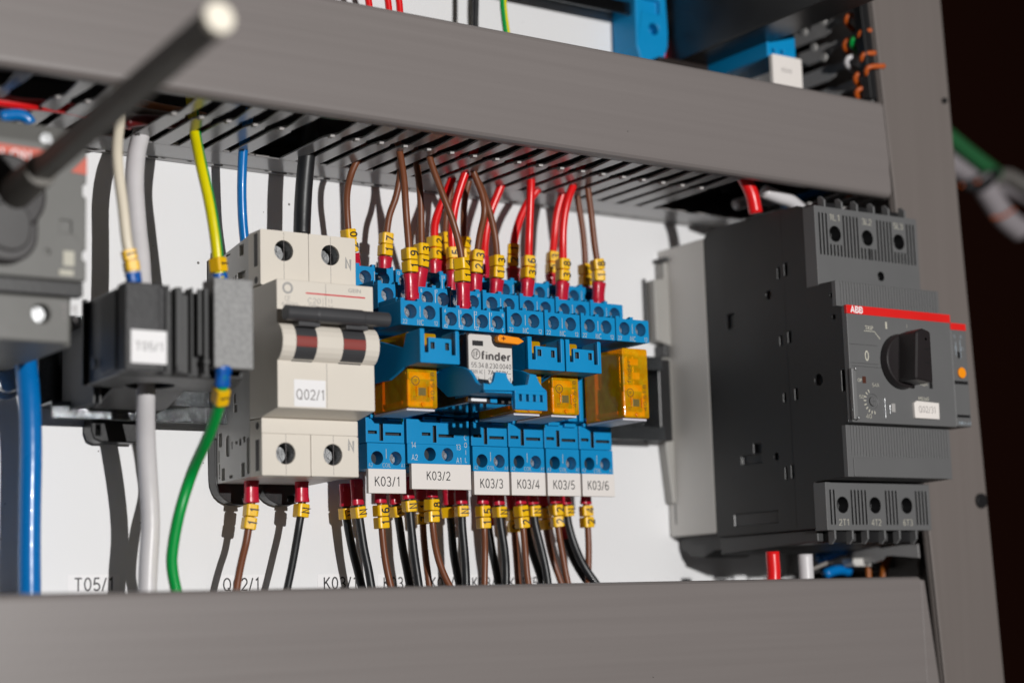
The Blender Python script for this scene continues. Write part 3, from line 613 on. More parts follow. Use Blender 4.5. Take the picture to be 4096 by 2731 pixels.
def amber(k, label):
    x0 = MOD[k][0]+1.6; x1 = x0+11.3; z0, z1, y0, y1 = 66.3, 91.8, 494.6, 517.5
    t = thing('relay', label, 'relay', ((x0+x1)/2, 506, z0), 'amber plug-in relays in the blue sockets')
    m = MB(); m.block('xz', rrect(x0, x1, z0+.6, z1, .7), y0, y1); m.build('case', AMBER, t, bevel=.4)
    m = MB(); m.box(x0+.5, x1-.5, 512, y1-.4, z0+1.2, z1-1); m.box(x0+.6, x1-.6, 499.5, 512, z0+2.2, z0+3.4); m.build('contact_base', LAV if False else mat('amber_moulding', (.75,.33,.02), .5), t, bevel=.2)
    fr = mat('bright_amber_moulding', (1.0,.66,.05), .4, var=.1)
    m = MB(); m.box(x0+1.2, x1-1.2, y0+1.6, y0+2.4, z0+1.4, z0+3.0); m.box(x0+.7, x0+2.0, y0+1.5, y0+2.6, z0+1.4, 76.4); m.box(x1-1.9, x1-.8, y0+1.5, y0+2.6, z0+1.4, 76.4); m.box(x0+1.5, x1-1.5, y0+1.6, y0+2.2, 76.6, 79.0)
    m.box(x0+2.2, x0+3.6, y0+1.8, y0+3, 79.6, 88.6); m.box(x0+6, x0+9.4, y0+2.2, y0+3.4, 81, 83.6); m.box(x0+4.6, x0+8.6, y0+1.8, y0+2.8, 86, 88.4); m.build('inner_frame', fr, t, bevel=.25)
    m = MB(); m.box(x0+1.5, x1-1.3, y0+4.2, 511.5, z0+3.8, 78.0); m.box(x0+1.8, x1-1.8, y0+5, 510, 80, 90.4); m.build('core', mat('dark_relay_core', (.10,.045,.015), .5), t, bevel=.3)
    m = MB(); m.cyl(((x0+x1)/2, 500, 73.6), (0, 1, 0), 3.6, 10, n=24); m.box(x0+1.6, x1-1.6, 498.6, 499.8, 69.6, 77.6); m.build('coil', COPPER, t)
    m = MB()
    for j in range(3): m.box(x0+2+3*j, x0+2.5+3*j, 499, 511, 79.5, 89.5)
    m.box(x0+1.5, x1-1.5, 498.5, 510, 78.2, 79.0); m.build('contact_spring', STEEL, t, bevel=.1)
    m = MB(); m.box(x0+.3, x1-.3, y0+1.5, y1-.3, z0-.15, z0+.5); m.build('underside', mat('pale_relay_base', (.60,.60,.66), .5), t)
    m = MB(); yy = y0-.0
    ring(m, x0+2.9, 75.8, 1.3, 1.55, yy); m.text('1F', x0+2.9, yy-.03, 75.8, 1.3)
    m.text('40.51.8', x1-1.9, yy, 74.2, 1.35, U=(-1,0,0), R=(0,0,1), w=9.5); m.text('finder' if k == 5 else '', x0+2.6, yy, 83.4, 1.7, U=(-1,0,0), R=(0,0,1), w=8) if k == 5 else None
    m.text('CE', x0+2.4, yy, 70.2, 1.0, U=(-1,0,0), R=(0,0,1)); m.build('printing', mat('brown_ink', (.13,.06,.01), .5), t)
    m = MB(); m.box(x0+4.0, x0+6.8, y0-.06, y0+.1, 71.0, 73.6); m.build('window', mat('olive_window', (.16,.12,.03), .4), t, bevel=.05)
    m = MB(); m.box(x0+3.0, x0+3.5, y0-.5, y0+.2, 70.6, 74.0); m.box(x0+7.6, x0+8.1, y0-.5, y0+.2, 70.6, 74.0); m.cyl((x0+5.6, y0-.6, 68.0), (0, 1, 0), .8, 1, n=12)
    m.build('rib', AMBER, t, bevel=.1)
amber(0, 'amber relay in the leftmost blue socket, half hidden by the clip')
amber(2, 'amber relay in socket K03/3, mostly covered by clip and four-window lever')
amber(3, 'amber relay in socket K03/4 with 40.51.8 print below its clip')
amber(5, 'largest visible amber relay, uncovered at the right end of the row')
# white faced relay in the wide socket
t = thing('relay', 'clear cased relay with white printed face and orange lever in the wide socket', 'relay', (324.4, 502, 68))
X0, X1 = 315.3, 333.5
m = MB(); m.block('xz', rrect(X0, X1, 68.0, 91.3, .5), 484.9, 518); m.build('case', mat('smoky_case', (.035,.032,.034), .12, coat=.6), t, bevel=.4)
lab = [(315.7, 71.4), (332.9, 71.4), (332.9, 86.9), (327.4, 86.9), (326.0, 87.3), (325.2, 88.2), (324.9, 89.4), (324.9, 90.3), (324.4, 90.8), (316.3, 90.8), (315.7, 90.2)]
m = MB(); m.block('xz', lab, 484.55, 484.95); fc = m.build('face_label', mat('relay_face', (.66,.63,.60), .5), t, bevel=.1)
m = MB(); m.box(317.2, 321.4, 484.45, 484.6, 87.0, 88.7); m.build('window', INK, fc)
m = MB(); y_ = 484.55
ring(m, 318.5, 84.2, 1.45, 1.75, y_); m.text('1F', 318.5, y_-.03, 84.2, 1.9, bold=.01)
m.text('finder', 326.5, y_, 83.9, 2.6, w=11.6, bold=.045)
m.text('55.34.8.230.0040', 324.5, y_, 80.6, 1.6, w=15.8, bold=.012); m.text('230V AC', 318.6, y_, 78.4, 1.15, w=4.8, bold=.01); m.text('7A 250V~', 327.7, y_, 78.4, 1.5, w=9.2, bold=.004)
m.box(321.7, 321.8, y_-.05, y_+.02, 71.6, 79.2); m.text('13', 319.0, y_, 76.2, 1.1); m.text('4 3 2 1', 327.5, y_, 76.3, 1.15, w=9.2); m.text('82 72 62 52', 327.8, y_, 74.4, 1.0, w=8.6)
m.box(318.0, 320.4, y_-.05, y_+.02, 72.6, 72.75); m.box(318.0, 320.4, y_-.05, y_+.02, 74.2, 74.35); m.box(320.3, 320.4, y_-.05, y_+.02, 72.6, 74.3)
m.build('printing', mat('printing_ink', (.09,.08,.08), .5), fc)
m = MB(); m.block('xz', [(326.6, 88.4), (334.3, 88.0), (336.6, 89.2), (334.3, 90.4), (332, 90.5), (326.9, 90.9), (326.1, 90.2), (326.1, 89.0)], 482.4, 484.9)
lv = m.build('test_lever', ORG, t, bevel=.25)
m = MB(); m.box(327.4, 329.0, 482.3, 482.5, 89.45, 89.9); m.box(328.0, 328.4, 482.3, 482.5, 88.9, 90.4); m.build('symbol', mat('brown_mark', (.3,.06,.0), .5), lv)
m = MB(); m.box(316.2, 322.2, 484.4, 485, 68.6, 69.9); m.build('white_strip', PAPER2, t, bevel=.1)
m = MB(); m.box(323.6, 326.4, 484.2, 485, 68.3, 70.2); m.build('blue_flag', BLUE, t, bevel=.1)
m = MB(); m.box(326.7, 332.6, 484.3, 485, 68.3, 71.0); m.build('grey_insert', ANTH, t, bevel=.1)

# ------------------------------------------------------------------ wires with yellow markers above the sockets
GT = 'marked wires entering the tops of the blue sockets'
TOP = [  # px, py, depth from terminal upwards
 ('brown wire marked 20 in the rear row beside the beige breaker', [(818,640,532),(812,600,532),(803,555,532),(797,490,531),(797,440,529),(808,395,526),(828,355,524),(838,330,524)], BROWN, '20', 0, (0,8.6)),
 ('brown wire marked 17 in the rear row of the first socket', [(884,640,533),(884,612,533),(886,563,533),(893,500,532),(908,455,531),(917,415,530),(921,370,528),(923,330,526)], BROWN, '17', -.05, (0,7.6)),
 ('brown wire marked 9 and 1, nearest wire in the front row', [(945,692,503),(945,680,503),(943,630,503),(939,560,503),(932,480,502),(926,410,503),(917,348,505),(912,320,507)], BROWN, '19', .2, (0,9.2)),
 ('brown wire marked 13 directly right of the wire marked 19', [(958,675,519),(963,650,519),(968,598,519),(967,530,519),(965,450,518),(959,390,518),(954,352,518),(952,330,519)], BROWN, '13', .1, (0,9.2)),
 ('brown wire marked 14 leaning left, in the second socket front row', [(1064,712,503),(1064,700,503),(1063,648,503),(1058,580,503),(1040,510,503),(1018,450,504),(994,385,506),(984,350,507)], BROWN, '14', .3, (0,9.2)),
 ('brown wire marked 23 in the middle row of the second socket', [(1092,690,518),(1092,660,518),(1093,612,518),(1101,545,518),(1112,490,518),(1108,450,517),(1090,400,516),(1074,360,516)], BROWN, '23', -.1, (0,9.2)),
 ('brown wire marked 13 that crosses behind the wire marked 23', [(1136,700,519),(1139,670,519),(1142,615,519),(1138,545,519),(1124,480,518),(1105,430,517),(1089,400,517),(1084,370,517)], BROWN, '13', 0, (0,9.2)),
 ('red wire marked 15 half hidden behind the wire marked 14', [(1038,675,524),(1040,648,524),(1042,605,524),(1038,540,524),(1045,480,522),(1062,420,520),(1083,362,518),(1092,335,518)], REDW, '15', -.15, (0,8)),
 ('red wire with small yellow marker behind the wire marked 13, rear row', [(1000,650,531),(1000,610,531),(998,562,531),(1000,508,531),(1022,450,530),(1045,395,528),(1055,365,527)], REDW, '22', .2, (0,8)),
 ('thin brown wire with shaded yellow marker between wires 14 and 23', [(1066,650,534),(1066,615,534),(1065,570,534),(1065,515,534),(1066,470,532),(1072,430,530),(1085,385,528)], BROWN, '14', .3, (0,8)),
 ('brown wire with pale marker behind wires 13 and 14, rear row', [(1022,640,535),(1022,600,535),(1022,555,535),(1025,500,535),(1034,440,533),(1040,400,531)], BROWN, '11', .2, (0,8)),
 ('red wire behind the wire marked 13, entering the rear row of the third socket', [(1112,640,534),(1112,600,534),(1115,550,534),(1125,495,533),(1145,440,531),(1163,392,529),(1170,365,528)], REDW, '', 0, (0,8)),
 ('red wire whose yellow marker leans left of the wire marked 36', [(1180,665,532),(1179,640,532),(1178,592,532),(1184,535,532),(1204,480,531),(1235,435,529),(1262,405,527),(1275,380,526)], REDW, '21', -.5, (0,8)),
 ('red wire marked 36 in the middle row of the fourth socket', [(1208,700,519),(1210,680,519),(1213,620,519),(1214,555,519),(1216,500,518),(1219,440,517),(1221,388,517),(1223,360,517)], REDW, '36', -.1, (0,9.2)),
 ('dark red wire in shade left of the wire marked 38', [(1268,680,533),(1268,650,533),(1269,600,533),(1274,545,533),(1280,490,532),(1295,430,530),(1305,395,528)], REDW, '23', -.3, (0,8)),
 ('red wire marked 38 in the middle row of the fifth socket', [(1288,705,519),(1290,685,519),(1293,630,519),(1293,565,519),(1296,510,518),(1306,455,517),(1327,402,517),(1336,375,517)], REDW, '38', -.1, (0,9.2)),
 ('thin brown wire with shaded marker at the right end, rear row', [(1345,710,532),(1345,690,532),(1345,640,532),(1343,585,532),(1338,530,531),(1329,470,530),(1322,425,529),(1319,400,529)], BROWN, '27', 0, (0,8.4)),
 ('brown wire marked 18 at the far right end above the last socket', [(1373,705,519),(1374,685,519),(1375,630,519),(1366,565,519),(1360,500,518),(1355,460,518),(1349,418,518),(1346,395,518)], BROWN, '18', -.25, (0,9.2)),
]
for lb, pp, mt, mk, sp, fe in TOP:
    P = [at(*q) for q in pp]; wire(lb, P, mt, marks=mk, spin=sp, fer=fe, group=GT, r=1.2 if mt is BROWN else 1.5)
# ------------------------------------------------------------------ wires with markers below
GB = 'marked wires leaving the bottoms of the sockets'
BOT = [
 ('black wire with N marker, rear one of the pair left of the K03/1 tag', [(793,1110,541),(794,1140,541),(795,1165,541),(799,1205,541),(810,1260,540),(822,1310,539),(834,1365,538)], BLACKW, 'N', 0),
 ('black wire with N marker, front one of the pair left of the K03/1 tag', [(818,1100,533),(820,1135,533),(822,1162,533),(827,1200,533),(836,1260,532),(846,1310,531),(856,1370,530)], BLACKW, 'N', -.1),
 ('brown wire marked 16 under the K03/1 tag', [(873,1100,532),(874,1135,532),(874,1158,532),(878,1215,532),(884,1270,531),(892,1320,530),(904,1375,529)], BROWN, '61', 0),
 ('black wire with N marker half hidden right of the wire marked 16', [(905,1110,541),(907,1140,541),(909,1160,541),(917,1200,541),(926,1260,540),(935,1310,539),(944,1365,538)], BLACKW, 'N', 0),
 ('black wire with N marker between the K03/1 and K03/2 tags', [(936,1095,533),(937,1130,533),(939,1148,533),(943,1190,533),(950,1250,532),(956,1300,531),(964,1365,530)], BLACKW, 'N', -.1),
 ('dark brown wire in shade left of the wire marked 18', [(968,1100,541),(969,1130,541),(969,1150,541),(973,1220,541),(978,1275,540),(984,1330,539),(988,1365,539)], BROWN, '17', -.5),
 ('brown wire marked 18 curving right under the K03/2 tag', [(990,1090,533),(992,1125,533),(992,1145,533),(994,1205,533),(1002,1265,531),(1018,1315,529),(1046,1370,526)], BROWN, '81', 0),
 ('black wire with yellow marker seen from the side, under the K03/2 tag', [(1028,1115,541),(1030,1140,541),(1031,1162,541),(1037,1210,541),(1042,1270,540),(1050,1320,539),(1058,1365,538)], BLACKW, 'N', .35),
 ('black wire with N marker at the right end of the K03/2 tag', [(1058,1100,533),(1059,1135,533),(1060,1160,533),(1062,1210,533),(1067,1270,532),(1070,1320,531),(1071,1365,531)], BLACKW, 'N', -.05),
 ('brown wire marked 15 under the K03/3 tag', [(1108,1100,532),(1109,1135,532),(1109,1160,532),(1112,1220,532),(1113,1270,531),(1113,1320,531),(1113,1370,531)], BROWN, '51', 0),
 ('black wire bowing behind the wire marked 15', [(1118,1130,541),(1120,1160,541),(1122,1210,541),(1130,1265,540),(1140,1310,539),(1150,1365,538)], BLACKW, '', 0),
 ('black wire with N marker at the right of the K03/3 tag', [(1143,1105,533),(1145,1138,533),(1147,1162,533),(1150,1205,533),(1158,1260,532),(1162,1310,531),(1162,1365,531)], BLACKW, 'N', -.05),
 ('dark brown wire in shade left of the wire marked 21', [(1172,1110,541),(1174,1140,541),(1178,1170,541),(1182,1230,541),(1186,1290,540),(1192,1365,539)], BROWN, '20', -.3),
 ('brown wire marked 21 under the K03/4 tag', [(1193,1100,532),(1195,1135,532),(1196,1160,532),(1202,1218,532),(1206,1270,531),(1210,1320,530),(1218,1370,529)], BROWN, '12', 0),
 ('black wire behind the wire marked 21 bowing right', [(1200,1130,541),(1204,1165,541),(1210,1215,541),(1222,1265,540),(1237,1310,539),(1256,1365,538)], BLACKW, '', 0),
 ('black wire with N marker under the K03/4 tag', [(1220,1105,534),(1222,1138,534),(1225,1160,534),(1229,1200,534),(1242,1255,533),(1254,1310,532),(1262,1365,531)], BLACKW, 'N', 0),
 ('dark brown wire with narrow marker between K03/4 and K03/5 wires', [(1246,1120,542),(1247,1145,542),(1249,1165,542),(1256,1225,542),(1268,1280,541),(1284,1325,540),(1300,1370,539)], BROWN, '23', .3),
 ('brown wire marked 22 under the K03/5 tag', [(1272,1105,532),(1274,1138,532),(1276,1158,532),(1283,1220,532),(1291,1270,531),(1300,1320,530),(1312,1370,529)], BROWN, '22', -.2),
 ('black wire low behind the wire marked 22 sweeping right', [(1280,1150,541),(1286,1195,541),(1300,1240,540),(1318,1285,539),(1346,1330,537),(1380,1370,535)], BLACKW, '', 0),
 ('black wire with N marker sweeping far right under the K03/5 tag', [(1296,1105,534),(1298,1138,534),(1301,1160,534),(1306,1202,534),(1322,1255,533),(1345,1305,531),(1390,1370,528)], BLACKW, 'N', 0),
 ('brown wire marked 24, rightmost wire under the K03/6 tag', [(1344,1105,532),(1346,1138,532),(1346,1160,532),(1350,1220,532),(1352,1270,532),(1352,1320,532),(1353,1370,532)], BROWN, '42', -.15),
]
for lb, pp, mt, mk, sp in BOT:
    P = [at(*q) for q in pp]; P3 = [Vector(p) for p in P]
    l = (P3[1]-P3[0]).length+(P3[2]-P3[1]).length if len(P3) > 5 else 3
    wire(lb, P, mt, marks=mk, spin=sp, fer=(0, l-.4) if mk or True else None, group=GB, r=1.22 if mt is BROWN else 1.45, fw=(4.2, 4.2), msize=4.0)
# wires below the breaker
wire('brown wire with two number 1 markers leaning left under the breaker', [at(578,1090,534), at(577,1130,534), at(577,1166,534), at(566,1238,534), at(556,1280,533), at(548,1320,532), at(540,1375,531)], BROWN, marks='11', fer=(0, 9.2), spin=-.1, fw=(4.7,5.0), r=1.25, group='wires under the beige breaker')
wire('black wire with single N marker under the right pole of the breaker', [at(693,1090,534), at(693,1130,534), at(693,1166,534), at(686,1210,534), at(678,1255,533), at(668,1310,532), at(656,1370,531)], BLACKW, marks='N', fer=(0, 9.2), spin=.1, fw=(4.5,4.8), r=1.3, group='wires under the beige breaker', msize=4.6)
# ------------------------------------------------------------------ larger cables
def cable(label, pp, mt, r, cat='cable', name='cable', **k):
    P = [at(*q) for q in pp]; return wire(label, P, mt, r=r, fer=None, name=name, cat=cat, **k)
cable('thick blue cable dropping from the grey isolator at the far left', [(56,750,526),(58,820,529),(64,880,532),(68,960,534),(70,1060,535),(70,1180,535),(67,1300,535),(66,1400,535)], BLUEW, 3.45)
cable('thick white cable running down through the black transformer', [(334,240,530),(326,300,528),(313,360,525),(308,430,523),(314,520,521),(324,600,518),(331,700,515),(334,800,514),(334,900,516),(336,1000,522),(341,1100,525),(345,1200,526),(341,1290,526),(338,1400,526)], WHITEW, 2.95)
cable('thick black cable entering the top of the beige breaker', [(716,250,524),(712,310,525),(704,360,526),(699,420,527),(696,480,528),(694,540,528)], BLACKW, 2.95)
cable('blue wire entering the left top of the beige breaker', [(575,250,524),(565,300,526),(558,350,528),(555,420,530),(557,490,531),(562,550,532),(568,590,532)], BLUEW, 1.6)
yg = lambda fr: (1 if (fr < .20 or fr > .86) else 0)
t = wire('yellow and green wire bending from the upper duct to the transformer', [at(508,655,503), at(504,625,503), at(500,590,503), at(494,540,503), at(480,460,504), at(463,380,507), at(450,310,514), at(441,240,518), at(436,200,522)], None, mats=[YG_Y, YG_G], mfun=yg, r=1.85, fer=(0, 3.6), ferm=NAVY, fw=(4.6, 4.8), marks='1', msize=4.6, spin=.25, start=2)
yg2 = lambda fr: (0 if (.66 < fr < .90) else 1)
wire('green wire with yellow stripe curving down from the transformer', [at(513,838,482), at(511,870,483), at(508,905,485), at(498,945,490), at(475,1010,500), at(440,1090,513), at(411,1180,516), at(396,1260,518), at(396,1310,519), at(412,1385,520)], None, mats=[YG_Y, YG_G], mfun=yg2, r=1.8, fer=(0, 6.4), ferm=NAVY, fw=(4.8, 4.6), marks='1', msize=5.2, spin=.1, start=2)
wire('cream wire with yellow marker entering the top of the transformer', [at(308,650,494), at(304,625,494), at(300,600,494), at(290,550,494), at(281,470,495), at(273,400,497), at(270,340,500), at(275,280,506), at(282,230,512)], CREAMW, r=1.65, fer=(0, 3.0), ferm=NAVY, fw=(4.6, 4.8), marks=' 1', msize=3.2, spin=-.2, start=2)
K = 1.0
# cables inside the upper duct, seen through its gaps
def run(label, pp, mt, r): return cable(label, pp, mt, r, name='cable_run')
run('red cable lying inside the upper duct behind the isolator', [(-60,222,522),(40,238,522),(130,246,524),(215,262,526),(300,285,528)], REDW, 1.9)
run('short blue cable end inside the duct above the isolator', [(0,268,520),(40,264,520),(62,272,520),(70,285,520)], BLUEW, 1.9)
run('dark red cable inside the upper duct above the white cable', [(290,282,525),(340,276,526),(400,284,527),(480,300,528)], mat('dark_red_insulation', (.10,.004,.006), .4), 1.9)
run('brown cable inside the upper duct above the white cable', [(310,235,530),(360,246,530),(410,255,530),(470,268,531)], mat('tan_insulation', (.45,.16,.05), .35), 1.4)
run('grey brown cable lying under the brown one inside the upper duct', [(290,252,528),(350,262,528),(420,272,529),(480,284,530)], mat('grey_brown_insulation', (.16,.12,.10), .4), 1.5)
run('green cable inside the upper duct right of the black cable', [(700,255,520),(760,266,520),(830,272,521),(900,285,522)], mat('dark_green_insulation', (.0,.12,.03), .4), 1.4)
run('long black cable bundle lying inside the upper duct', [(-100,215,548),(300,250,548),(800,310,548),(1300,370,548),(1900,450,548)], BLACKW, 7.5)

K = 1.022
# ------------------------------------------------------------------ black current transformer
t = thing('current_transformer', 'black ring transformer with T05/1 sticker around the white cable', 'transformer', (213, 500, 70))
m = MB(); m.block('xy', [(195.4, 484), (236, 484), (240.5, 500), (240, 524), (197, 524)], 71.3, 97.6, [(circ(213.0, 506, 8.6, 40), 26)]); 
ring_ = [p for p in circ(0, 0, 1)]
m = MB(); m.block('xy', [(195.6, 486.5), (235, 486.5), (240.5, 502), (240, 516), (196.5, 516)], 71.6, 97.4, [(circ(214.5, 508, 7.4, 40), 20)], hmi=1)
m.build('body', [mat('satin_black_plastic', (.034,.034,.035), .40, var=.25, bump=.3, bscale=400), DKHOLE], t, bevel=.8)
m = MB(); m.box(195.1, 197, 487.2, 499.5, 73, 96.4); m.box(194.9, 196.4, 512.5, 514.0, 71.4, 97.8); m.cyl((195.3, 503.5, 77), (-1, 0, 0), 1.8, .8); m.build('side_recess_shade', BLACK, t, bevel=.3)  # first box stands proud, its black paints the shade of a recess
m = MB(); m.box(195.4, 207.4, 480.5, 487, 71.9, 98.0); m.box(205.6, 207.6, 480.2, 487, 71.9, 97.2); fb = m.build('front_box', mat('soft_black_plastic', (.030,.030,.032), .38, var=.2, bump=.3, bscale=500), t, bevel=.5)
m = MB()
for a, b, d in ((208.4, 209.5, 481.5), (212.2, 214.2, 483), (216.5, 217.2, 482), (220.6, 221.8, 481.5)): m.box(a, b, d, 487, 72.4, 98)
m.box(214, 216.4, 484, 487, 72.4, 96); m.cyl((213.2, 482.4, 73.6), (0, 1, 0), 1.0, 3); m.cyl((221.2, 481.2, 76), (0, 1, 0), 1.0, 3); m.cyl((220, 484, 98), (0, 0, -1), .8, 20)
m.build('rib', ANTH, t, bevel=.2)
m = MB(); m.box(223.2, 236.0, 480.3, 489, 74.2, 101.4); m.build('side_box', SPECK, t, bevel=.5)
m = MB(); m.box(224, 235, 486.5, 491.6, 72.6, 74.2); m.cyl((231.5, 488.6, 72.4), (0, 0, -1), 2.0, .3); m.build('box_foot', GREYP, t, bevel=.3)
m = MB(); m.block('xz', rect(196.9, 207.9, 74.2, 83.9), 480.0, 480.4); st = m.build('sticker', PAPER2, t, bevel=.05)
m = MB(); m.text('T05/1', 202.4, 480.0, 79.2, 2.5, w=8.2); m.build('lettering', INK, st)
m = MB(); m.block('yz', [(515, 72.2), (515, 90), (524, 90), (549, 84), (549, 67.2), (532, 67.2)], 206, 230); m.build('mount', BLACK, t, bevel=.5)
m = MB(); m.block('xz', [(209.6, 72), (209.6, 61.2), (210.6, 58.6), (212.6, 57.8), (225.5, 57.8), (225.5, 72)], 543.5, 550.3, [(rect(211.4, 212.6, 60.2, 63.2), 9)]); m.build('rail_clip', BLACK, t, bevel=.5)
m = MB()
for a in (200.4, 202.4): m.box(a, a+.5, 518, 545, 66.9, 92)
m.build('rib', GREYP, t, bevel=.15)

# ------------------------------------------------------------------ isolator with rotary drive at the left
t = thing('isolator', 'blurred grey isolator with I ON label and black rotary drive at the left edge', 'isolator switch', (165, 510, 78))
m = MB(); m.block('yz', [(480, 96.6), (480, 136.0), (482, 141.6), (548, 141.6), (548, 79), (489, 79), (489, 94.5)], 122, 182.4); m.build('body', GREYQ, t, bevel=.8)
m = MB(); m.block('xz', [(122, 96.4), (183.0, 96.6), (183.0, 102.4), (181.9, 102.8), (181.9, 105.2), (183.0, 105.6), (183.0, 121.0), (181.9, 121.4), (181.9, 124.6), (183, 125), (183, 135.4), (122, 136.6)], 479.2, 483,
    [(rrect(175.2, 178.6, 110.2, 113.8, .3), 1.6), (circ(171.6, 104.2, .8, 12), 1.5), (circ(171.4, 137.2-1.8, 1.9, 18), .0001)][:2])
m.build('front_plate', GREYQ, t, bevel=.5)
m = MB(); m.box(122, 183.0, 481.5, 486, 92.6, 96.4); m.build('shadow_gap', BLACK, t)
m = MB(); m.block('xz', [(122, 79), (179.9, 79), (179.9, 92.2), (122, 92.2)], 483.2, 490, [(circ(171.4, 87.2, 2.6, 22), 4)]); tb = m.build('terminal_cover', GREYQ, t, bevel=.6)
screw(tb, 171.2, 485.6, 87.2, 2.3, 30)
screw(t, 171.1, 479.4, 136.9, 1.9, 10)
m = MB(); m.text('T1', 179.2, 483.2, 87.8, 4.6, sx=.9); m.build('lettering', GINK, tb)
m = MB(); m.block('xz', [(122, 128.4), (166, 127.6), (169.5, 126.2), (174, 129.4), (183.0, 127.8-.6), (183.0, 132.0), (122, 135.4)], 478.9, 479.25)
m = MB(); m.block('xz', [(122, 134.6), (173, 133.4), (166.5, 127.2), (164.8, 128.4), (160, 129.6), (122, 129.6)], 478.9, 479.25); m.block('xz', [(182.9, 133), (182.9, 127.6), (178.2, 128.0)], 478.9, 479.25)
rl = m.build('red_label', REDL, t); m = MB(); m.text('I ON', 162.2, 478.9, 131.2, 2.6, w=8.4, bold=.02); m.build('lettering', PAPER2, rl)
m = MB(); m.cyl((158.2, 474, 118.8), (0, 1, 0), 11.2, 5.4, 11.8, n=48); m.block('xz', rrect(150.0, 167.4, 99.4, 120, 8.2, 8), 474.6, 479.4); kb = m.build('drive_plate', KNOB, t, bevel=.8)
m = MB(); m.block('xz', rrect(153.2, 165.2, 102.4, 116.4, 5.6, 8), 473.8, 475.2); m.build('grip', mat('charcoal_grip', (.026,.024,.024), .45), kb, bevel=.6)
m = MB(); m.box(177.6-2.6, 177.6+1.6, 478.9, 479.2, 97.8, 99.4); m.block('xz', rect(176.2, 179.4, 100.6, 104.9), 479.0, 479.19); m.build('printing', CINK, t)
m = MB(); m.box(178.1, 181.6, 478.9, 479.19, 100.6, 101.6)
A_ = Vector((160.6, 476, 119.0)); B_ = Vector((161.6, 345, 130.6)); dr = (B_-A_).normalized(); L_ = (B_-A_).length
m = MB(); m.cyl(A_, dr, 4.9, 22, 4.5, n=20); m.cyl(A_+dr*20, dr, 3.75, L_-20, 3.75, n=4); sh = m.build('shaft', mat('dark_steel_shaft', (.17,.16,.145), .5), t, bevel=.4)
m = MB(); m.cyl(A_+dr*(L_-1.5), dr, 3.7, 2.4, 3.6, n=28); m.build('end_cap', mat('cream_cap', (.86,.80,.68), .5), sh, bevel=.5)
m = MB(); m.cyl(A_+dr*(L_*.42)+Vector((2.6,0,0)), Vector((1,0,0)), .9, .8, n=12); m.build('grub_screw', STEEL, sh)
K = 1.0
t = thing('fixing_bolt', 'round zinc bolt head on the plate left of the blue cable', 'bolt', at(20, 880, 560)); q = at(20, 868, 556)
m = MB(); m.cyl(q, (0, 1, 0), 4.6, 5.5, n=24); m.build('head', STEEL, t, bevel=.6); m = MB(); m.cyl((q[0], q[1]+3.6, q[2]), (0, 1, 0), 6.6, 1.2, n=28); m.build('washer', STEEL, t, bevel=.2)

K = 1.038
# ------------------------------------------------------------------ motor starter at the right
t = thing('motor_starter', 'large dark grey motor starter with red stripe and black rotary knob', 'motor starter', (470, 480, 25))
X0, X1 = 444.5, 496.8
sf = [(rect(*a), 1.4) for a in ((498.6, 503.2, 103.2, 108.8), (468.6, 470.4, 118.2, 122.8), (472.6, 474.0, 117.6, 121.8), (468.4, 470.2, 93.4, 97.6), (473.2, 474.6, 93.0, 96.6),
      (487.0, 491.6, 55.2, 58.8), (470.4, 472.2, 44.6, 49.4), (474.2, 475.4, 44.4, 48.8), (466.6, 468.2, 72.4, 76.6), (472.8, 474.2, 72.2, 75.6), (442.6, 444.4, 72.8, 80.2))]
sf += [(rect(487.2, 498.6, 51.6, 54.8), 1.2), (circ(479.2, 112.6, 1.6, 16), 1.2), (circ(455.7, 78.2, 2.1, 18), 1.4), (circ(479.5, 53.2, 1.4, 14), 1.2), (circ(446.9, 107.2, .9, 12), 1), (circ(446.4, 99.4, .9, 12), 1), (rect(480, 504, 29.2, 33.6), .5)]
side = [(460.6, 26), (460.6, 42.4), (445.4, 43), (445.4, 61), (441.4, 61.6), (441.4, 102.4), (446.2, 102.9), (446.2, 112.2), (458.6, 112.4), (458.6, 140.8), (462, 142.6), (511.4, 143.2), (514.3, 140), (514.3, 25.7)]
m = MB(); m.block('yz', side, X0, X1-.2, sf, hmi=1); m.build('body', [STSIDE, BLACK], t, bevel=.35)
m = MB(); m.box(X0-.03, X0+.1, 470.6, 470.85, 27, 142.6); m.build('seam', BLACK, t)
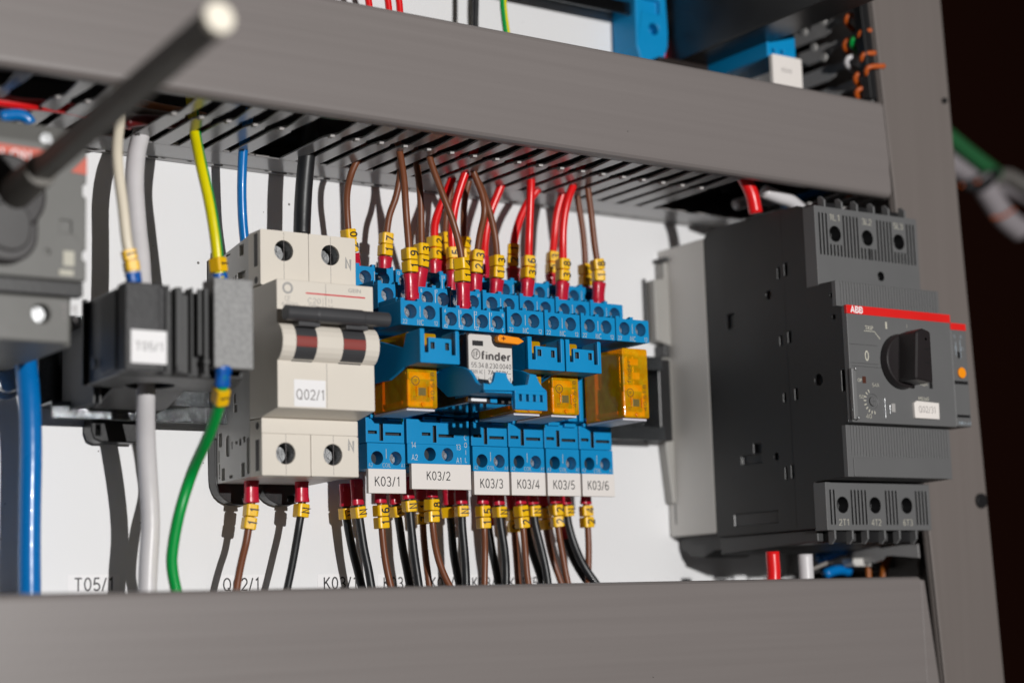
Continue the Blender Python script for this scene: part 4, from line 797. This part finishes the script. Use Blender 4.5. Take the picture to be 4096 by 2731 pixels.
# terminal fronts
def termfront(z0, z1, y, top):
    holes = []; cx = (454.2, 470.5, 486.8) if top else (452.4, 468.5, 484.6); hz = 131.4 if top else 34.1
    zg0, zg1 = (z0+11.5, z1-2.4) if top else (z0+2.0, z1-2.6)
    x = X0+1.8
    while x < X1-1.6:
        near = min(abs(x-c) for c in cx)
        if near > 3.9: holes.append((rect(x, x+.75, zg0, zg1), .9))
        elif top: holes.append((rect(x, x+(.75 if near > .7 else 1.3), zg0, hz-4.0), .9))
        x += 1.72
    for c in cx: holes.append((circ(c, hz, 2.9, 26), 5))
    if top: holes.append((circ(476.3, 117.6, 1.75, 18), 3))
    q = MB(); q.block('xz', rect(X0-.1, X1, z0, z1), y, y+6, holes, hmi=1)
    b = q.build('terminal_front', [GREYP, BLACK], t, bevel=.15)
    q = MB()
    for c, s_ in zip(cx, ('1L1', '3L2', '5L3') if top else ('2T1', '4T2', '6T3')): q.text(s_, c, y, (hz+6.0) if top else 28.0, 2.2, w=4.8)
    q.build('lettering', CINK, b)
    q = MB()
    for c in cx:
        for e in (-4.6, 4.0):
            if top: q.block('yz', [(y+.2, z1-.2), (y+.2, z1+2.6), (y+2, z1+4.2), (y+3.4, z1+4.2), (y+3.4, z1-.2)], c+e, c+e+.9)
            else: q.block('yz', [(y+.2, z0+.2), (y+.2, z0-3), (y+2, z0-4.8), (y+3.4, z0-4.8), (y+3.4, z0+.2)], c+e, c+e+.9)
    q.build('guard_fin', GREYP, b, bevel=.15)
    q = MB()
    for c in cx:
        if top: q.box(c-3.6, c+3.8, y+3, y+30, z1-1, z1+2.6)
        else: q.box(c-3.6, c+3.8, y+3, y+40, z0-4.2, z0+1)
    q.build('terminal_chamber', BLACK, b, bevel=.3)
termfront(111.8, 141.0, 453.0, True); termfront(25.2, 42.0, 455.2, False)
def ribbed(z0, z1, y, notch=False, split=None):
    holes = []; x = X0+1.9
    while x < X1-.9:
        holes.append((rect(x, x+.5, (z0+.25) if split is None else split, z1-.25), .45)); x += 1.42
    q = MB(); q.block('xz', rect(X0-.05, X1-.1, z0, z1), y, y+2, holes); 
    if split: q.box(X0+2.6, X1-3, y-.35, y+.2, z0+.1, split-.6)
    q.build('ribbed_panel', GREYP, t, bevel=.12)
ribbed(103.1, 112.2, 444.6); ribbed(43.0, 61.0, 443.6, True, 50.2)
m = MB(); m.block('xz', rect(X0-.1, X1, 61.6, 102.7), 440.0, 442.4, [(circ(470.2, 84.0, 8.9, 40), 1.5), (circ(454.8, 69.2, 2.6, 24), .35), (circ(454.8, 69.2, 1.5, 20), .2)][:2]); fp = m.build('front_plate', GREYP, t, bevel=.3)
m = MB(); m.block('xz', rect(X0-.15, X1, 99.7, 102.75), 439.8, 441); sp = m.build('red_stripe', REDP, t, bevel=.1)
m = MB(); m.text('ABB', 449.2, 439.8, 101.25, 2.15, w=6.0, bold=.04); m.build('lettering', PAPER2, sp)
m = MB(); m.box(X0+.4, X0+14, 439.93, 440.1, 88.9, 89.05); m.box(X0+.4, X0+14, 439.93, 440.1, 82.3, 82.45); m.box(X0+1, X0+15.5, 439.93, 440.1, 81.2, 81.35); m.build('seam', ANTH, fp)
m = MB(); m.text('0', 453.1, 440, 85.2, 3.4, bold=.02, sx=.85); m.text('TRIP', 455.0, 440, 95.2, 1.5, w=4.0); m.box(452.4, 457.4, 439.93, 440.05, 93.9, 94.1); m.box(463.2, 464.0, 439.93, 440.05, 95.4, 97.9)
m.add([(457.4, 439.93, 93.9), (457.4, 439.93, 94.15), (460.2, 439.93, 91.7), (460.0, 439.93, 91.4)], [(0,1,2,3)])
m.text('1', 474.0, 440, 97.0, 1.3); m.text('I>', 475.8, 440, 94.8, 1.3)
for j in range(9):
    a = math.radians(118+j*20); m.block('xz', [(454.8+math.cos(a+d)*r_, 69.2+math.sin(a+d)*r_) for d, r_ in ((-.05, 3.4), (.05, 3.4), (.05, 4.5), (-.05, 4.5))], 439.93, 440.02)
m.text('54A', 456.6, 440, 75.0, 1.3, w=3.4); m.text('50', 449.4, 440, 70.6, 1.3, w=2.3); m.text('40', 452.3, 440, 63.9, 1.5, w=2.8); m.text('OP', 448.9, 440, 76.4, 1.2, w=2.0)
m.text('TEST', 481.0, 440, 76.6, 1.4, w=4.4); m.text('MS165', 480.4, 440, 71.2, 1.3, w=5.2); m.build('lettering', CINK, fp)
m = MB(); m.cyl((454.8, 440.1, 69.2), (0, -1, 0), 1.7, .5); m.box(453.6, 456.0, 439.4, 439.65, 69.0, 69.4); m.box(454.6, 455.0, 439.4, 439.65, 68.0, 70.4); m.build('dial', GREYP, fp, bevel=.1)
m = MB(); m.box(450.2, 451.9, 439.9, 440.1, 75.4, 77.8); m.build('indicator', mat('dark_rust', (.07,.018,.008), .5), fp)
m = MB(); m.box(X0-.4, X0+1.7, 438.8, 440.2, 62.4, 80.3); m.build('hinge_cover', mat('smoky_flap', (.17,.17,.172), .3), fp, bevel=.3)
m = MB(); m.cyl((X0+1.2, 438.8, 80.0), (0, -1, 0), .6, .9); m.cyl((X0+1.2, 438.8, 62.9), (0, -1, 0), .6, .9); m.box(460.1, 460.5, 439.5, 440, 63.4, 70.6); m.box(462.4, 463.2, 439.4, 440, 65.0, 68.2); m.build('pin', STEEL, fp, bevel=.15)
m = MB(); m.box(463.8, 465.6, 439.9, 440.1, 65.8, 68.8); m.build('window', LINK, fp)
m = MB(); m.box(483.8, 485.4, 439.95, 440.1, 75.0, 78.0); m.box(475.0, 476.6, 439.6, 440.1, 82.0, 85.6); m.build('slot', BLACK, fp)
m = MB(); m.cyl((469.4, 439.8, 83.9), (0, -1, 0), 10.0, 3.0, 9.5, n=48); kb = m.build('knob', KNOB, t, bevel=.6, seg=3)
m = MB(); m.block('xz', [(464.6, 76.2), (473.6, 75.2), (473.8, 93.4), (470, 94.4), (466.4, 93.2)], 428.6, 437.2); m.build('grip', KNOB, kb, bevel=.9, seg=3)
m = MB(); m.box(470.0, 472.6, 428.5, 428.7, 86.8, 87.2); m.box(470.0, 472.6, 428.5, 428.7, 82.0, 82.3); m.cyl((471, 428.6, 90.6), (0, 1, 0), .5, .2, n=10); m.build('mark', BLACK, kb)
m = MB(); m.block('xz', [(474.6, 64.0), (487.0, 63.9), (487.2, 69.8), (475.8, 70.2), (474.4, 69.4)], 439.0, 440.2); st = m.build('sticker', PAPER, t, bevel=.2)
m = MB(); m.text('Q02/31', 480.7, 439.0, 67.2, 2.3, w=8.4); m.build('lettering', GINK, st)
m = MB(); m.box(X0, X1, 514.4, 541.8, 27.2, 140.6); m.build('spacer', SPACER, t, bevel=.6)
m = MB()
for a, b in ((119, 138), (60, 66.4), (84, 104), (106, 116), (32, 52)): m.box(X0-.06, X0+.2, 537.6, 538.3, a, b)
m.cyl((X0-.06, 539.0, 66.4+26), (1, 0, 0), 1.0, .2, n=14); m.cyl((X0-.06, 539, 64), (1, 0, 0), 1.0, .2, n=14); m.build('seam', GREYP, t)
m = MB(); m.block('xz', [(437.4, 103.5), (445, 101.5), (445, 135), (442.6, 135), (442.6, 128.6), (437.4, 127.6)], 536.5, 541.8); m.block('xz', [(443, 40), (445, 40), (445, 97), (440.6, 97), (440.6, 62)], 537.5, 541.8); m.build('rail_foot', mat('foot_shaded_grey', (.33,.32,.30), .5), t, bevel=.5)  # darkened grey, shade of a side-facing foot put into the colour
m = MB(); m.box(435.7, 436.5, 540.4, 541.8, 103.6, 128.6); m.box(440.6, 443, 536, 541.8, 97.2, 102.0); m.box(441.6, 444, 535, 541.8, 135.2, 136.8); m.build('latch', ANTH, t, bevel=.3)
m = MB(); m.block('yz', [(514, 27.3), (541, 27.3), (541, 22.5), (535, 19.5), (527, 18.5), (520, 21), (514, 21)], X0+4, X0+26); m.block('yz', [(462, 26), (514, 26), (514, 19), (462, 21.5)], X0+1.4, X1-2); m.build('bottom_housing', ANTH, t, bevel=.5)
t = thing('auxiliary_contact', 'narrow add-on block with orange dot at the right side of the motor starter', 'contact block', (501.4, 460, 61.5))
m = MB(); m.block('xz', rect(497.1, 505.3, 61.9, 99.8), 440.4, 505); m.build('body', GREYP, t, bevel=.4)
m = MB(); m.box(497.2, 505.3, 440.15, 441, 97.4, 99.9); m.build('red_stripe', REDP, t, bevel=.1)
m = MB(); m.cyl((501.4, 440.4, 81.6), (0, -1, 0), 2.0, .7, n=28); m.build('orange_button', ORG, t, bevel=.2)
m = MB(); m.box(497.6, 504.6, 440.3, 440.5, 77.4, 78.6); m.box(497.8, 504.6, 440.3, 440.5, 65.2, 66.2); m.box(500.2, 501.4, 440.2, 440.5, 87.0, 89.4); m.build('slot', BLACK, t)
m = MB()
for j, (xx, s_) in enumerate(((499.0, '13'), (499.2, '21'), (502.4, '14'), (502.6, '22'))): m.text(s_, xx, 440.4, 95.0-(j % 2)*4.4, 1.1)
m.box(501.8, 502.0, 440.33, 440.45, 87, 94); m.box(499.4, 499.6, 440.33, 440.45, 88, 93); m.text('HK1-11', 501.6, 440.4, 63.2, 1.2, w=6.2); m.build('lettering', mat('pale_blue_ink', (.36,.42,.48), .6), t)

# ------------------------------------------------------------------ cables around the starter
cable('red cable entering the top of the motor starter from the duct', [(1700,395,480),(1716,422,480),(1728,450,480),(1736,490,480)], REDW, 2.6)
cable('white cable end above the motor starter beside the red one', [(1755,440,484),(1785,452,484),(1815,462,484),(1838,480,485)], WHITEW, 2.5)
cable('grey white cable under the slotted duct near the starter', [(1690,470,512),(1720,462,512),(1745,458,512),(1775,462,512)], WHITEW, 2.2)
cable('dark blue cable inside the duct above the starter', [(1800,470,500),(1850,450,500),(1900,436,502)], BLUEW, 1.6)
cable('orange wire tip above the motor starter', [(1945,462,500),(1958,446,500),(1975,436,502)], ORANGEW, 1.3)
cable('red cable dropping below the motor starter', [(1774,1266,478),(1775,1285,478),(1777,1310,478),(1778,1350,478)], REDW, 2.5)
cable('white cable dropping below the motor starter', [(1849,1272,480),(1850,1290,480),(1852,1320,480),(1853,1350,480)], WHITEW, 2.7)
cable('blue wire loop below the motor starter', [(1880,1282,510),(1900,1276,510),(1925,1268,510),(1945,1262,510)], BLUEW, 2.0)
cable('second blue wire just above the lower duct cover', [(1895,1318,508),(1915,1310,508),(1935,1308,508),(1950,1312,508)], BLUEW, 2.0)
cable('thin grey wire slanting across the gap below the starter', [(1862,1308,505),(1890,1296,505),(1920,1284,505),(1940,1278,505)], mat('grey_wire_skin', (.30,.28,.26), .4), .7)
cable('copper brown wire slanting down at the right below the starter', [(2052,1240,500),(2042,1270,500),(2032,1300,500),(2026,1340,500)], mat('copper_insulation', (.36,.10,.012), .4), 1.5)
cable('short copper brown wire left of the slanting one', [(1992,1268,505),(1994,1295,505),(1996,1335,505)], mat('copper_insulation', (.36,.10,.012), .4), 1.1)
t = thing('cable_tie_mount', 'pale grey clamp piece below the motor starter', 'clamp', at(1965, 1300, 503))
m = MB(); a = at(1943, 1282, 503); b = at(1988, 1300, 503); m.block('xz', [(a[0], a[2]), (b[0]-1.5, a[2]), (b[0]+.5, b[2]), (a[0]+1.8, b[2])], 500, 506); m.build('clamp_body', SPACER, t, bevel=.4)
m = MB(); a = at(2010, 1272, 512); b = at(2088, 1306, 512); m.box(a[0], b[0], 512, 530, b[2], a[2]); tag(m.build('end_bracket', GREYP, bevel=.5), 'dark grey bracket end below the starter next to the vertical duct', 'bracket')
m = MB(); a = at(2072, 1262, 508); m.box(a[0], a[0]+2, 500, 520, 9, a[2]+4); tag(m.build('bracket_rib', LINK, bevel=.4), 'pale vertical rib at the end of the dark bracket below the starter', 'bracket')

K = 1.0
# ------------------------------------------------------------------ above the upper duct
for j, (pxa, lb) in enumerate(((845, 'leftmost'), (890, 'middle'), (916, 'rightmost'))):
    cable('%s of three short red wires above the upper duct' % lb, [(pxa-14,-60,530),(pxa-4,-20,530),(pxa+2,10,530),(pxa+5,60,530)], REDW, 1.25)
cable('thin black wire above the upper duct, left of the yellow green one', [(1092,-60,545),(1093,0,545),(1093,40,545),(1094,100,545)], BLACKW, 1.2)
cable('yellow and green wire crossing behind the upper duct cover', [(1156,-60,535),(1156,0,535),(1159,40,535),(1166,100,535)], None, 1.35, mats=[YG_Y, YG_G], mfun=lambda fr: 1 if fr < .2 or fr > .9 else 0)
# blue socket, dark device and tagged socket, upper right
t = thing('relay_socket', 'blurred blue socket hanging above the upper duct, left of the dark device', 'relay socket', at(1500, 100, 546))
a = at(1462, 100, 546); b = at(1534, 60, 546)
m = MB(); m.block('xz', [(a[0]+.2, a[2]+26), (a[0], a[2]-1), (a[0]+2.0, a[2]-6.5), (b[0]-3.5, a[2]-6.5), (b[0]-.5, b[2]-9), (b[0], b[2]-3), (b[0]-1, b[2]+26)], 546, 561.5, [(circ((a[0]+b[0])/2+1, b[2]-2.6, 2.4, 20), 5), (rrect(a[0]+3.5, b[0]-4, b[2]+4, b[2]+10, 1), 2)])
m.build('body', BLUE, t, bevel=.5); cable('dark red sleeve below the blurred blue socket', [(1512,92,552),(1518,120,552),(1524,150,552)], RED, 2.2)
t = thing('power_supply', 'large dark device above the upper duct, cropped by the top edge', 'electrical device', at(1650, 60, 520))
m = MB(); m.box(460, 477, 441, 552, 221.5, 300); m.build('body', BLACK, t, bevel=.6)
m = MB(); m.box(448, 474, 540, 552, 192, 221.4); m.build('shade_filler', mat('very_dark_brown', (.012,.006,.004), .6), t, bevel=.5)  # second dark box added to stand for the shaded clutter under the device
t = thing('relay_socket', 'blurred blue socket with a white tag above the right end of the upper duct', 'relay socket', at(1790, 130, 505))
a = at(1763, 130, 505); b = at(1826, 90, 505)
m = MB(); m.block('xz', [(a[0], a[2]), (b[0], a[2]), (b[0], b[2]+2), (a[0], b[2]-1.5)], 505, 545, [(circ(a[0]+3.4, a[2]+3, .8, 14), 2), (circ(a[0]+8, a[2]+3, .8, 14), 2)]); m.build('body', BLUE, t, bevel=.4)
c = at(1765, 185, 503); m = MB(); m.block('xz', rrect(a[0]+.3, b[0]+.6, c[2]-1, a[2]+.6, .6), 502.6, 504.6); tg = m.build('tag', PAPER, t, bevel=.2)
m = MB(); m.text('K04/6', (a[0]+b[0])/2, 502.6, (a[2]+c[2])/2, 1.9, w=5.4); m.build('lettering', GINK, tg)
# wires behind the comb of the vertical duct
cols = [(1944,42,ORANGEW,'top orange'),(1940,100,ORANGEW,'second orange'),(1975,78,ORANGEW,'third orange'),(1980,130,ORANGEW,'fourth orange'),(1965,176,ORANGEW,'fifth orange'),(1990,160,ORANGEW,'sixth orange'),(1968,210,ORANGEW,'lowest orange'),(1957,94,YG_G,'single green'),(1945,138,WHITEW,'single white')]
for px_, py_, mt, nm_ in cols:
    q = at(px_, py_, 500); D_ = 500*510.6/q[0]; q = at(px_, py_, D_)
    P = [(q[0]+7, q[1]+3, q[2]-3.2), (q[0]+1.2, q[1]+1.2, q[2]-1.6), (q[0], q[1], q[2]), (q[0]+1.2, q[1]-1.2, q[2]+1.0), (q[0]+7, q[1]-3, q[2]+1.6)]
    wire(nm_+' wire loop poking through the comb of the vertical duct', P, mt, r=1.05, fer=None, group='wires behind the vertical comb', name='wire_loop')
for j, (px_, py_) in enumerate(((1850, 75), (1893, 50), (1872, 110), (1895, 133))):
    q = at(px_, py_, 500); q = at(px_, py_, 500*510.0/q[0]); m = MB(); m.cyl(q, (-1, 0, 0), 1.7, 1.2, n=16)
    tag(m.build('comb_plug', LINK, bevel=.3), ('upper left', 'upper right', 'lower left', 'lower right')[j]+' pale round plug on the comb side beside the tagged blue socket', 'plug', 'pale plugs on the comb')
# bundle outside the duct at the right
cable('green cable outside the vertical duct at the right edge', [(2150,290,640),(2200,330,640),(2240,362,640),(2290,402,640)], mat('dull_green_insulation', (.015,.13,.04), .6), 4.2)
cable('white grey cable under the green one at the right edge', [(2150,350,650),(2200,385,650),(2250,410,650),(2300,420,650),(2380,455,650)], mat('grubby_white_insulation', (.34,.31,.33), .5), 6.0)
cable('lower white cable with orange bands at the right edge', [(2250,410,636),(2278,455,636),(2310,500,636),(2345,530,636)], mat('grubby_white_insulation', (.34,.31,.33), .5), 6.5)
cable('grey cable leaving to the right edge', [(2275,418,642),(2310,405,642),(2350,425,642),(2420,470,642)], mat('grey_cable_skin', (.16,.15,.14), .5), 4.5)
cable('black strap around the cables at the right edge', [(2215,425,632),(2245,432,630),(2268,420,630),(2290,395,632)], BLACKW, 2.6, name='strap', cat='strap')
cable('orange band on the upper white cable', [(2205,425,634),(2225,430,633),(2250,415,633)], ORANGEW, .8, name='strap', cat='strap')
cable('orange band on the lower white cable', [(2278,500,628),(2302,498,627),(2330,480,628)], ORANGEW, .8, name='strap', cat='strap')
